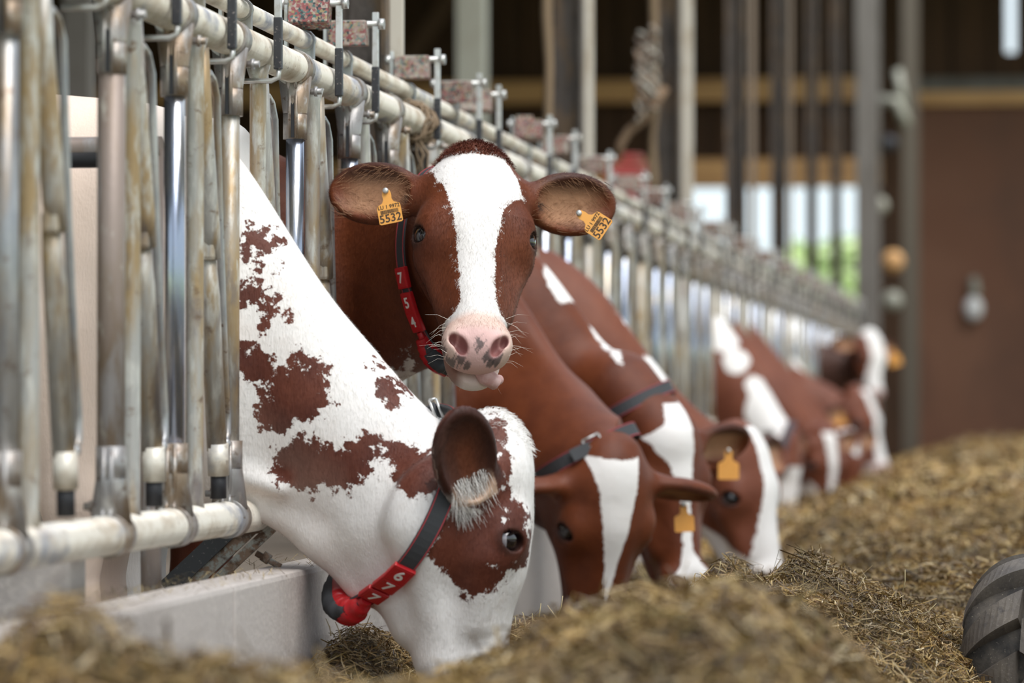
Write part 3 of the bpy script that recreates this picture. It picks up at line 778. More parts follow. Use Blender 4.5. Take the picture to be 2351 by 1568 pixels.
def torso(xw, y, sh=1.0, wd=1.0):
    T = [(-1.98, 1.18, 1.0, .04), (-1.92, 1.36, .84, .14), (-1.65, 1.46, .68, .25), (-1.2, 1.43, .60, .31), (-.7, 1.42, .57, .32), (-.3, 1.455, .57, .27)]
    return [(xw + a, zt * sh, zb, hw * wd, y) for a, zt, zb, hw in T]

def make_cow(label, name, Yc, neck, head, xw=-.2, hf=.004, hc=.025, box=None, matn='coat', patch=None, tint=None, rag=1.0, sh=1.0, wd=1.0, extra=None, group=None, legs=True):
    secs = torso(xw, Yc, sh, wd) + [(x, zt, zb, hw, (y if y is not None else Yc)) for x, zt, zb, hw, y in neck]
    if box is None:
        pts = [head.P(l, n, f) for l in (-.22, .22) for n in (-.25, .03) for f in (-.06, .53)]
        lo = np.min(pts, 0); hi = np.max(pts, 0)
    else: lo, hi = np.array(box[0]), np.array(box[1])
    S = np.array(secs)
    full_lo = (S[:, 0].min() - .05, min(Yc - .42, lo[1]), -.03); full_hi = (max(hi[0], S[:, 0].max()) + .04, max(Yc + .42, hi[1]), max(1.56, hi[2] + .03))
    F = Field(*[axis_lines(full_lo[i], full_hi[i], lo[i], hi[i], hc, hf) for i in range(3)])
    F.loft(secs)
    if legs:
        for q in (-1, 1):
            w_ = .15 * wd
            F.cap((xw - .17, Yc + q * w_, .95), (xw - .12, Yc + q * w_, .60), .12, .085, .06)
            F.cap((xw - .12, Yc + q * w_, .60), (xw - .14, Yc + q * w_, .36), .075, .048, .04)
            F.ell((xw - .13, Yc + q * w_, .36), (.052, .046, .065), None, .03)
            F.cap((xw - .14, Yc + q * w_, .36), (xw - .14, Yc + q * w_, .11), .040, .034, .03)
            F.cap((xw - .13, Yc + q * w_, .10), (xw - .10, Yc + q * w_, .04), .042, .050, .03)
            F.ell((xw - .10, Yc + q * w_, .03), (.075, .055, .032), None, .015)
            F.cap((xw - 1.62, Yc + q * w_ * 1.1, .95), (xw - 1.48, Yc + q * w_, .66), .17, .11, .07)
            F.cap((xw - 1.48, Yc + q * w_, .66), (xw - 1.76, Yc + q * w_, .44), .085, .05, .04)
            F.cap((xw - 1.76, Yc + q * w_, .44), (xw - 1.70, Yc + q * w_, .10), .046, .036, .03)
            F.ell((xw - 1.66, Yc + q * w_, .035), (.075, .055, .035), None, .015)
        F.cap((xw - 1.96, Yc, 1.32), (xw - 2.02, Yc, .60), .035, .02, .03)
    if extra: extra(F)
    head.sculpt(F)
    V, Q = F.mesh(); N = vnormals(V, Q)
    H = head.loc(V)
    me = mesh_np(name, V, Q)
    pv = patch(V, H, N) if patch else np.full(len(V), -1.)
    T = np.zeros((len(V), 4), np.float32)
    def put(mask, col, f):
        f = np.clip(f * mask, 0, 1)[:, None]; A0 = T[:, 3:] * (1 - f); na = f + A0; T[:, :3] = (np.array(col) * f + T[:, :3] * A0) / np.maximum(na, 1e-5); T[:, 3:] = na
    # standard skin details: nostril hollows, inner ears, mouth line, eye rims
    sm_ = lambda a, lo_, hi_: np.clip((a - lo_) / (hi_ - lo_), 0, 1)
    if tint: tint(V, H, N, put, sm_)
    for q in (-1, 1):
        B, a, w_, o = head.eframe(q); d = (V - B) / head.s; la, lw, lo_ = d @ a, d @ w_, d @ o
        inn = (la > .0) & (la < .235) & (np.abs(lw) < .07) & (np.abs(lo_) < .05) & (N @ o > .15)
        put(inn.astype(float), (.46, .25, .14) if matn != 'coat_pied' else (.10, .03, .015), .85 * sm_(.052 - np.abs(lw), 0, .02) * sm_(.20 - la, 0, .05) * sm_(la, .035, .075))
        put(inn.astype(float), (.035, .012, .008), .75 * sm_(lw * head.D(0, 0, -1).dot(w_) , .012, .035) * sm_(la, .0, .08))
        ey, dr = head.eye_pos(q); de = np.linalg.norm(V - ey, axis=1) / head.s
        put((de < .040).astype(float), (.022, .010, .008), .85 * sm_(.040 - de, 0, .010))
    for q in (-1, 1):
        qv = np.minimum(head.nq(H, q), head.nq(H, q, 2)); put(np.ones(len(V)), (.13, .035, .032), .92 * sm_(1.16 - qv, 0, .16)); put(np.ones(len(V)), (.45, .2, .19), .5 * sm_(1.5 - qv, 0, .4))
    put(((np.abs(H[:, 1] + .108) < .006) & (H[:, 2] > .43) & (np.abs(H[:, 0]) < .058)).astype(float), (.20, .08, .07), .8)
    ho = V[:, 2] < .045
    put(ho.astype(float), (.07, .05, .04), 1)
    a1 = me.attributes.new('patch', 'FLOAT', 'POINT'); a1.data.foreach_set('value', pv.astype(np.float32))
    rg = rag if isinstance(rag, np.ndarray) else np.full(len(V), rag if not callable(rag) else 1.0)
    if callable(rag): rg = rag(V, H)
    a3 = me.attributes.new('rag', 'FLOAT', 'POINT'); a3.data.foreach_set('value', rg.astype(np.float32))
    a2 = me.attributes.new('tint', 'FLOAT_COLOR', 'POINT'); a2.data.foreach_set('color', T.ravel())
    me.materials.append(M[matn])
    cow = link('cow', me); tag(cow, label, 'cow', group)
    cow['_n'] = 0; del cow['_n']
    for q in (-1, 1):
        p, d = head.eye_pos(q)
        mb = MB(); mb.ell((0, 0, 0), [.0250 * head.s] * 3, None, 20, 14)
        e = mb.build('eye', M['eye'], cow, p)
    return cow, V, Q, N, pv, T

def head_fn_blaze(H, s, rows, nmin=-.10):
    r = np.array(rows); f = H[:, 2]
    lo = np.interp(f, r[:, 0], r[:, 1]); hi = np.interp(f, r[:, 0], r[:, 2])
    v = np.minimum(H[:, 0] - lo, hi - H[:, 0])
    v = np.minimum(v, f - r[0, 0]); v = np.minimum(v, H[:, 1] - nmin)
    v = np.minimum(v, r[-1, 0] - f)
    return v * s

def fur(cow, V, Q, N, pv, T, sel, count, length, seed, flow, matn, width=.0009):
    """short hairs lying on the coat: one thin triangle each, coloured like the skin under them"""
    rng = np.random.default_rng(seed)
    qi = np.nonzero(sel[Q[:, 0]])[0]
    if len(qi) == 0: return
    A = np.linalg.norm(np.cross(V[Q[qi, 2]] - V[Q[qi, 0]], V[Q[qi, 3]] - V[Q[qi, 1]]), axis=1)
    qi = qi[rng.choice(len(qi), count, p=A / A.sum())]
    uv = rng.random((count, 2)); vq = V[Q[qi]]
    w4 = np.stack([(1 - uv[:, 0]) * (1 - uv[:, 1]), uv[:, 0] * (1 - uv[:, 1]), uv[:, 0] * uv[:, 1], (1 - uv[:, 0]) * uv[:, 1]], 1)
    P = (vq * w4[..., None]).sum(1); n = (N[Q[qi]] * w4[..., None]).sum(1); n /= np.linalg.norm(n, axis=1, keepdims=True)
    pw = (pv[Q[qi]] * w4).sum(1); tw = (T[Q[qi]] * w4[..., None]).sum(1)
    fl = flow(P, n) + rng.normal(0, .35, (count, 3)); fl -= n * (fl * n).sum(1, keepdims=True); fl /= np.linalg.norm(fl, axis=1, keepdims=True) + 1e-9
    side = np.cross(fl, n); L = length * rng.uniform(.5, 1.3, (count, 1))
    lift = rng.uniform(.12, .5, (count, 1))
    tip = P + fl * L + n * L * lift; b0 = P - side * width / 2 - n * .0008; b1 = P + side * width / 2 - n * .0008
    VV = np.stack([b0, b1, tip], 1).reshape(-1, 3)
    me = mesh_np('fur', VV, np.arange(count * 3).reshape(-1, 3), False)
    rgt = rng.normal(0, .0022, count)
    me.attributes.new('patch', 'FLOAT', 'POINT').data.foreach_set('value', np.repeat(pw + rgt, 3).astype(np.float32))
    me.attributes.new('rag', 'FLOAT', 'POINT').data.foreach_set('value', np.ones(count * 3, np.float32))
    me.attributes.new('tint', 'FLOAT_COLOR', 'POINT').data.foreach_set('color', np.repeat(tw, 3, axis=0).astype(np.float32).ravel())
    # hairs shade like the skin they lie on
    me.normals_split_custom_set_from_vertices([tuple(v) for v in np.repeat(n, 3, axis=0)])
    me.materials.append(M[matn]); o = link('fur', me, cow); o['kind'] = 'stuff'; return o

def ear_down(cow, hd, V, N, sd, count, m, seed):
    B, a, w_, o = hd.eframe(sd); d = (V - B) / hd.s; la, lw, lo_ = d @ a, d @ w_, d @ o
    k = np.nonzero((la > .02) & (la < .2) & (np.abs(lw) < .06) & (np.abs(lo_) < .05) & (N @ o > .3))[0]
    rg = np.random.default_rng(seed); k = rg.choice(k, count); L = []
    for i in k:
        n_ = Vector(N[i]); p = Vector(V[i]); dr = Vector(nrm(a * rg.uniform(.3, 1) - w_ * np.sign(lw[i]) * rg.uniform(-.1, .9) + o * rg.uniform(.05, .3))); q_ = rg.uniform(.012, .03)
        L.append([p, p + dr * q_ * .5 + n_ * .002, p + dr * q_ + n_ * .004])
    hairs('ear_down', cow, L, m, .0004)

def hairs(name, cow, pts, m, r=.0006):
    """pts: list of polylines"""
    q = MB()
    for p in pts: q.tube(p, [r * (1 - .85 * i / (len(p) - 1)) for i in range(len(p))], 3, False)
    o = q.build(name, M[m], cow); o['kind'] = 'stuff'; return o

# ------------------------------------------------------------------ ear tags and collars
def ear_tag(cow, head, sd, along, across, sag, big=None, small=None, roll=0., size=1.0, outer=(0, 0, 1), off=.034):
    """bell-shaped orange tag hanging in the ear; big/small = its numbers"""
    B, a, w_, o = head.eframe(sd); S = head.s
    p = B + a * along * S + w_ * across * S + o * off * S
    dn = nrm(np.asarray(sag, float)); nn = nrm(np.asarray(outer, float) - dn * (np.asarray(outer, float) @ dn)); sx_ = np.cross(dn, nn)
    mb = MB(); z = size
    outl = [(-.009, 0), (-.011, -.010), (-.010, -.020), (-.014, -.028), (-.027, -.034), (-.0285, -.040), (-.0285, -.076), (-.025, -.079), (.025, -.079), (.0285, -.076), (.0285, -.040), (.027, -.034), (.014, -.028), (.010, -.020), (.011, -.010), (.009, 0), (0, .008)]
    vs = []
    for t in (.0012, -.0012):
        vs += [(x * z, y * z, t) for x, y in outl]
    n = len(outl); fs = [tuple(range(n)), tuple(reversed(range(n, 2 * n)))] + [(i, i + n, (i + 1) % n + n, (i + 1) % n) for i in range(n)]
    mb.add(vs, fs)
    ob = mb.build('ear_tag', M['tag'], cow)
    R = Matrix(((sx_[0], -dn[0], nn[0], p[0]), (sx_[1], -dn[1], nn[1], p[1]), (sx_[2], -dn[2], nn[2], p[2]), (0, 0, 0, 1)))
    if R.to_3x3().determinant() < 0:
        R = Matrix(((-sx_[0], -dn[0], nn[0], p[0]), (-sx_[1], -dn[1], nn[1], p[1]), (-sx_[2], -dn[2], nn[2], p[2]), (0, 0, 0, 1)))
    ob.matrix_world = R; ob['label'] = 'orange plastic ear tag'
    q = MB(); q.tube([(0, 0, -.004), (0, 0, .007)], .007, 14); q.ell((0, 0, .007), (.007, .007, .003), None, 12, 6)
    q.build('stud', M['steel'], ob)
    if big:
        t = text_mesh(big, .027 * z, .0003); t.materials.append(M['tag_ink']); to = link('number', t, ob, (0, -.0665 * z, .0016))
        t = text_mesh(small, .0125 * z, .0003); t.materials.append(M['tag_ink']); to = link('code', t, ob, (0, -.0385 * z, .0016))
        q = MB(); random.seed(3); x = -.021 * z
        while x < .021 * z:
            wd_ = random.choice((.0006, .0009, .0014)); q.box((x, -.050 * z, .0016), (wd_, .009 * z, .0006)); x += wd_ + random.choice((.0007, .0011))
        q.build('bar_print', M['tag_ink'], ob)
    return ob

def collar(label, V, Q, C, d, ny, a, b_, width=.038, plates=None, digits='', sensor=None, th=.0045, clear=.004, buckle=None, grow=2.2, big=1.0, hd=None, bs=1):
    """loop in the plane through C spanned by d (towards the throat) and ny (towards the viewer); axis = strap width direction"""
    d = nrm(d); ny = nrm(np.asarray(ny, float) - d * (np.asarray(ny, float) @ d)); ax_ = np.cross(d, ny)
    if hd is not None:
        keep = np.ones(len(V), bool)
        for sd in (1, -1):
            B, ea, w_, o = hd.eframe(sd); keep &= ~((((V - B) @ ea) > .035) & (((V - B) @ ea) < .30) & (np.abs((V - B) @ w_) < .095) & (np.abs((V - B) @ o) < .06))
        Q = Q[keep[Q].all(1)]
    bvh = BVHTree.FromPolygons([tuple(v) for v in V], [tuple(q) for q in Q])
    n = 96; rad = []
    for i in range(n):
        t = 2 * math.pi * i / n; u = d * math.cos(t) + ny * math.sin(t)
        r = 1 / math.sqrt((math.cos(t) / a) ** 2 + (math.sin(t) / b_) ** 2); r0 = r
        for off in (-.45, 0, .45):
            if bvh:
                h = bvh.ray_cast(Vector(C + u * .45 + ax_ * width * off), Vector(-u), .45)
                if h[0] is not None: r = max(r, min(.45 - h[3] + clear, r0 * grow))
        rad.append(r)
    rad = np.array(rad)
    for _ in range(5): rad = np.maximum(rad, (np.roll(rad, 2) + np.roll(rad, -2)) / 2)
    ker = np.array([1, 2, 3, 2, 1]) / 9.
    for _ in range(4): rad = sum(np.roll(rad, k - 2) * ker[k] for k in range(5)) + .0012
    root = empty('cow_collar', C, label, 'collar'); root['category'] = 'collar'
    pts = [C + rad[i] * (d * math.cos(2 * math.pi * i / n) + ny * math.sin(2 * math.pi * i / n)) for i in range(n)]
    def fr(i):
        i = i % n; tg = nrm(pts[(i + 1) % n] - pts[i - 1]); out = nrm(np.cross(ax_, tg)); 
        if out @ (pts[i] - C) < 0: out = -out
        return pts[i], tg, out
    def ribbon(name, o0, o1, th0, th1, m):
        q = MB(); vs = []
        for i in range(n):
            p, tg, out = fr(i)
            vs += [p + ax_ * o0 + out * th0, p + ax_ * o1 + out * th0, p + ax_ * o1 + out * th1, p + ax_ * o0 + out * th1]
        fs = [(i * 4 + k, i * 4 + (k + 1) % 4, ((i + 1) % n) * 4 + (k + 1) % 4, ((i + 1) % n) * 4 + k) for i in range(n) for k in range(4)]
        q.add([v - C for v in vs], fs); return q.build(name, M[m], root)
    w2 = width / 2
    ribbon('strap', -w2, w2, 0, th, 'strap')
    ribbon('edge_stitching', w2 - .0035, w2 - .0012, th * .9, th + .0012, 'strap_edge'); ribbon('edge_stitching', -w2 + .0012, -w2 + .0035, th * .9, th + .0012, 'strap_edge')
    cum = np.cumsum([0] + [np.linalg.norm(pts[(i + 1) % n] - pts[i]) for i in range(n)])
    def at_s(s_):
        s_ = s_ % cum[-1]; i = int(np.searchsorted(cum, s_)) - 1; i = max(i, 0); return fr(i)
    if plates:
        s0, step, hgt = plates[:3]
        for k, ch in enumerate(digits):
            p, tg, out = at_s(s0 + k * step)
            x_, y_ = (tg, ax_)
            Rm = frame(Vector(tg), Vector(ax_), Vector(out)); mb = MB(); mb.box((0, 0, 0), (step * .97, width * 1.22, hgt), None, .003)
            mb.box((0, 0, hgt * .42), (step * .80, width * .98, .0035), None, .0012)
            o = mb.build('number_plate', M['red'], root)
            MW = Rm.to_4x4(); MW.translation = Vector(p + out * (hgt * .4) - C)
            o.matrix_local = MW
            t = text_mesh(ch, width * 1.02, .0006); t.materials.append(M['white_print'])
            # digits read from the side the photograph shows
            dr = plates[3]
            to = link('digit', t, o, (0, 0, hgt * .42 + .0024)); to.rotation_euler = (0, 0, dr)
    if sensor:
        s_a, s_b = sensor[:2]; q = MB(); q2 = MB(); m = 26
        ringr, ringb = [], []
        for j in range(m):
            u = j / (m - 1); p, tg, out = at_s(s_a + (s_b - s_a) * u)
            bw = math.sin(math.pi * min(max(u, .03), .97)) ** .55; W_ = width * .95 * bw * big + .004; Hh = .034 * bw * big + .003
            cc = p + out * (Hh * .45)
            ringr.append([cc + ax_ * W_ * .62 * math.cos(t) * (1 if abs(math.cos(t)) > .1 else 1) + out * Hh * .62 * math.sin(t) - C for t in np.linspace(0, 2 * math.pi, 17)[:-1]])
            b2 = max(0, math.sin(math.pi * u)) ** .7
            ringb.append([cc + out * Hh * .12 + ax_ * bs * W_ * .26 + ax_ * (W_ * .46 * b2 + .001) * math.cos(t) + out * (Hh * .50) * b2 * math.sin(t) - C for t in np.linspace(0, 2 * math.pi, 17)[:-1]])
        for rg, qq in ((ringr, q), (ringb, q2)):
            vs = [v for r_ in rg for v in r_]
            qq.add(vs, [(j * 16 + k, j * 16 + (k + 1) % 16, (j + 1) * 16 + (k + 1) % 16, (j + 1) * 16 + k) for j in range(m - 1) for k in range(16)], True)
            qq.add([sum(rg[0]) / 16] + rg[0], [(0, 1 + k, 1 + (k + 1) % 16) for k in range(16)]); qq.add([sum(rg[-1]) / 16] + rg[-1], [(0, 1 + (k + 1) % 16, 1 + k) for k in range(16)])
        se = q.build('sensor_case', M['red'], root); q2.build('black_insert', M['strap'], se)
    if buckle is not None:
        p, tg, out = at_s(buckle); q = MB(); Rm = frame(Vector(tg), Vector(ax_), Vector(out))
        c0 = Vector(p + out * .010 - C)
        for e_ in (-1, 1):
            q.tube([c0 + Rm @ Vector((-.026, e_ * .026, 0)), c0 + Rm @ Vector((.026, e_ * .026, 0))], .0035, 8); q.tube([c0 + Rm @ Vector((e_ * .026, -.026, 0)), c0 + Rm @ Vector((e_ * .026, .026, 0))], .0035, 8)
        q.tube([c0 + Rm @ Vector((-.026, 0, 0)), c0 + Rm @ Vector((.034, 0, .008))], .003, 8)
        q.build('buckle', M['steel'], root)
        q = MB(); q.box(c0 + Rm @ Vector((-.045, 0, .004)), (.06, width * .85, .004), Rm); q.build('strap_end', M['strap'], root)
    return root
M['ear_fur'] = mat('ear_fur', (.40, .21, .11), .6)
M['tuft'] = mat('dark_red_tuft', (.13, .028, .013), .6)
# ------------------------------------------------------------------ the cows
def npx(rows, Y):
    out = []
    for r_ in rows:
        px, yt, yb, hw = r_[:4]; y = r_[4] if len(r_) > 4 else Y
        a_, b_ = at(px, yt, y), at(px, yb, y); out.append((a_[0], a_[2], b_[2], hw, y))
    return out
ONLY = ''
def want(k): return (not ONLY) or (k in ONLY.split(','))
NW = lambda H, lo, hi: np.clip((H - lo) / (hi - lo), 0, 1)

def tuft_from(cow, hd, V, N, lr, nr, fr_, count, ln, m, seed):
    H = hd.loc(V); k = np.nonzero((H[:, 0] > lr[0]) & (H[:, 0] < lr[1]) & (H[:, 1] > nr[0]) & (H[:, 1] < nr[1]) & (H[:, 2] > fr_[0]) & (H[:, 2] < fr_[1]))[0]
    rg = np.random.default_rng(seed); k = rg.choice(k, count); L = []
    for i in k:
        n_ = Vector(N[i]); p = Vector(V[i]) - n_ * .001; d_ = Vector(hd.D(H[i, 0] * 5 + rg.normal(0, .3), .7, .35 + rg.normal(0, .2))); d_ = (d_ - n_ * d_.dot(n_) * .8).normalized()
        q_ = ln * rg.uniform(.6, 1.3); L.append([p, p + n_ * q_ * .45 + d_ * q_ * .3, p + n_ * q_ * .6 + d_ * q_])
    return hairs('poll_tuft', cow, L, m, .0009)
# --- cow with collar number 677, head down in the silage
def cow_677():
    Y = 8.19
    O = at(1232, 985, 8.16)
    hd = Head(O, (-.13, .04, -.99), (.92, .386, 0), 1.12,
              eb=(.10, -.132, .150), ears={1: ((.42, -.36, -.80), (.90, .30, .22)), -1: ((-.85, -.3, -.2), (-.1, .9, .2))})
    neck = [(-.2, 1.455, .53, .22, None)] + npx([(500, 300, 1165, .13), (560, 368, 1158, .100), (640, 498, 1178, .100), (760, 690, 1250, .115), (870, 812, 1330, .115), (950, 912, 1330, .105), (1010, 968, 1280, .098), (1070, 1000, 1210, .09), (1120, 1040, 1160, .05)], Y)
    # swing the first two sections into the gap of the fence
    def patch(V, H, N):
        bl = [(588, 548, 40, 30, .2), (555, 565, 18, 12), (590, 605, 26, 13, .3), (575, 668, 40, 22, .2), (615, 700, 40, 24, .5), (612, 745, 18, 26, .3), (560, 700, 22, 14),
              (588, 840, 58, 42, .6), (560, 790, 16, 10), (680, 905, 78, 62, .2), (632, 955, 48, 46, .4), (700, 835, 42, 24, .2), (735, 870, 26, 40, .1), (640, 870, 50, 30, .2),
              (888, 893, 36, 28, .7), (860, 838, 14, 12, .7), (893, 925, 12, 10),
              (700, 1068, 82, 62, .15), (770, 1072, 90, 50, .2), (835, 1035, 50, 28, .3), (690, 1020, 30, 26), (855, 1012, 16, 20), (930, 1048, 46, 32, .3), (965, 1088, 64, 42, .4), (1010, 1080, 50, 50, .2), (900, 1020, 30, 18, .4)]
        v = px_blobs(V, bl, Y - .10)
        hb = [(1045, 1262, 44, 62, -.2), (1095, 1235, 78, 72, 0), (1160, 1250, 70, 58, .4), (1085, 1315, 40, 58, -.1), (1115, 1320, 50, 44, -.4), (1140, 1165, 34, 72, .25), (1158, 1090, 18, 62, .1), (1120, 1140, 44, 15, -.6), (1075, 1152, 24, 9, -.2),
              (1140, 985, 24, 34, -.5), (1150, 1018, 15, 26, -.5), (1190, 1205, 26, 60, -.25)]
        v = np.maximum(v, px_blobs(V, hb, 8.06) * 1.0)
        # the white blaze stays white
        bz = head_fn_blaze(H, 1.12, [(-.05, -.2, .030), (.10, -.2, .050), (.19, -.2, .062), (.26, -.2, .060), (.60, -.2, .05)], -.045)
        v = np.minimum(v, -bz)
        # ear outside and rim are brown
        B, a, w_, o = hd.eframe(1); d = (V - B) / 1.12; la, lw = d @ a, d @ w_
        e = (la > .045) & (la < .25) & (np.abs(lw) < .075) & (np.abs(d @ o) < .06)
        v = np.where(e, np.maximum(v, (la - .085) * .6 + .01), v)
        return -v
    def rag(V, H):
        return np.where(H[:, 2] > -.02, np.where(H[:, 1] > -.3, .6, 1.0), 1.0)
    def tint(V, H, N, put, sm_):
        # ear: dark hollow, orange centre, white and black tufts
        B, a, w_, o = hd.eframe(1); d = (V - B) / 1.12; la, lw, lo_ = d @ a, d @ w_, d @ o
        inn = ((la > .02) & (la < .23) & (np.abs(lw) < .066) & (np.abs(lo_) < .05) & (N @ o > .0)).astype(float)
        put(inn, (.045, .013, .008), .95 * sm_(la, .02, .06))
        put(inn, (.42, .105, .03), .9 * sm_(.055 - np.abs(la - .10), 0, .03) * sm_(.024 - np.abs(lw + .004), 0, .014))
        put(inn * (np.abs(lw) < .045), (.78, .55, .40), .75 * sm_(.075 - la, 0, .03))
        # warmer, darker tone where the neck faces down
        put((np.abs(V[:, 0] - .2) < .6).astype(float), (.72, .58, .49), .45 * sm_(-N[:, 2], .05, .8) * sm_(-H[:, 1], .22, .32))
        put(np.ones(len(V)), (.86, .64, .50), .75 * sm_(-V[:, 0], .0, .30))
    def extra(F):
        # throat fold and shoulder folds
        a0, a1, a2 = at(600, 1150, Y), at(745, 1232, Y), at(830, 1345, Y)
        F.cap(a0, a1, .035, .045, .05); F.cap(a1, a2, .045, .035, .05)
        F.cap(at(560, 1090, Y - .06), at(640, 1120, Y - .075), .02, .015, .05)
        F.cap(at(880, 1120, Y - .06), at(960, 1230, Y - .08), .04, .04, .06)
        b0, b1 = at(893, 1230, 8.16), at(970, 1420, 8.16)
        F.cap(b0, b1, .085, .075, .08)
        F.cap(at(1020, 1120, 8.15), at(1110, 1290, 8.12), .10, .085, .08)
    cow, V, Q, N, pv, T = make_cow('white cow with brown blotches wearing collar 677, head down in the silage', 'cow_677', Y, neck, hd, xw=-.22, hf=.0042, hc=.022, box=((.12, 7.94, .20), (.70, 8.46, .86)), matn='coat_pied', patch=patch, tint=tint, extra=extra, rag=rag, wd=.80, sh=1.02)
    p, d = hd.eye_pos(1)
    q = MB(); q.ell((0, 0, 0), [.0248 * 1.12] * 3, None, 20, 14); q.build('eye_white', M['eye_white'], cow, p - hd.D(0, 1, -.2) * .0012)
    sel = (V[:, 0] > -.1) & (N[:, 1] < .4)
    ax0 = nrm(np.array([.55, 0, -.8]))
    def flow(P, n): return np.where((P[:, 0] > .42)[:, None], np.array([[-.2, 0, -1.]]), ax0[None])
    fur(cow, V, Q, N, pv, T, sel, 42000, .009, 3, flow, 'coat_pied')
    # long hairs in the ear
    B, a, w_, o = hd.eframe(1); random.seed(9); L1, L2 = [], []
    for k in range(620):
        s0 = B + a * random.uniform(.0, .085) + w_ * random.uniform(-.045, .045) + o * .004
        dr = Vector(nrm(a * random.uniform(-.9, .1) + o * .5 + w_ * random.uniform(-.5, .5) + np.array([0, 0, -.5]))); ln = random.uniform(.022, .05)
        (L2 if k % 7 == 0 else L1).append([Vector(s0), Vector(s0) + dr * ln * .5, Vector(s0) + dr * ln + Vector((0, 0, -.006))])
    hairs('ear_hair', cow, L1, 'white_hair', .0008); hairs('ear_hair', cow, L2, 'lash', .0008)
    # poll tuft
    tuft_from(cow, hd, V, N, (-.06, .06), (-.12, -.01), (-.08, .05), 500, .012, 'white_hair', 5)
    ey, dr = hd.eye_pos(1); L = []
    for k in range(26):
        u = -1 + 2 * k / 25; s0 = Vector(ey + hd.D(.4, .35, 0) * .02 + hd.D(0, .0, -1) * (.018 - .006 * u * u) + hd.D(-.3, .7, 0) * u * .02)
        dd = Vector(nrm(dr * 1 + hd.D(0, .5, -.15))); L.append([s0, s0 + dd * .012, s0 + dd * .022 + Vector(hd.D(0, 0, .2)) * .01])
    hairs('lashes', cow, L, 'lash', .0005)
    C = at(922, 1138, Y)
    collar('black collar with red plates 6 7 7 on the white blotched grazing cow', V, Q, C, (-.46, 0, -.89), (.40, -.88, -.18), .192, .118, plates=(.155, .0555, .012, -math.pi / 2), digits='776', sensor=(-.15, .125), buckle=None, width=.042, big=1.5, hd=hd)
    r = empty('collar_buckle', at(995, 945, Y - .02), 'steel buckle with a frayed strap end standing up from the 677 cow\'s neck', 'buckle')
    q = MB()
    for a_, b_ in (((985, 918), (1003, 965)), ((1000, 915), (1018, 960)), ((985, 918), (1000, 915)), ((1003, 965), (1018, 960))):
        q.tube([at(*a_, Y - .02) - np.array(r.location), at(*b_, Y - .02) - np.array(r.location)], .003, 8)
    q.build('frame', M['steel'], r)
    q = MB(); q.tube([at(992, 925, Y) - np.array(r.location), at(1012, 975, Y) - np.array(r.location)], .006, 6); q.build('strap_end', M['strap'], r)
if want('1'): cow_677()

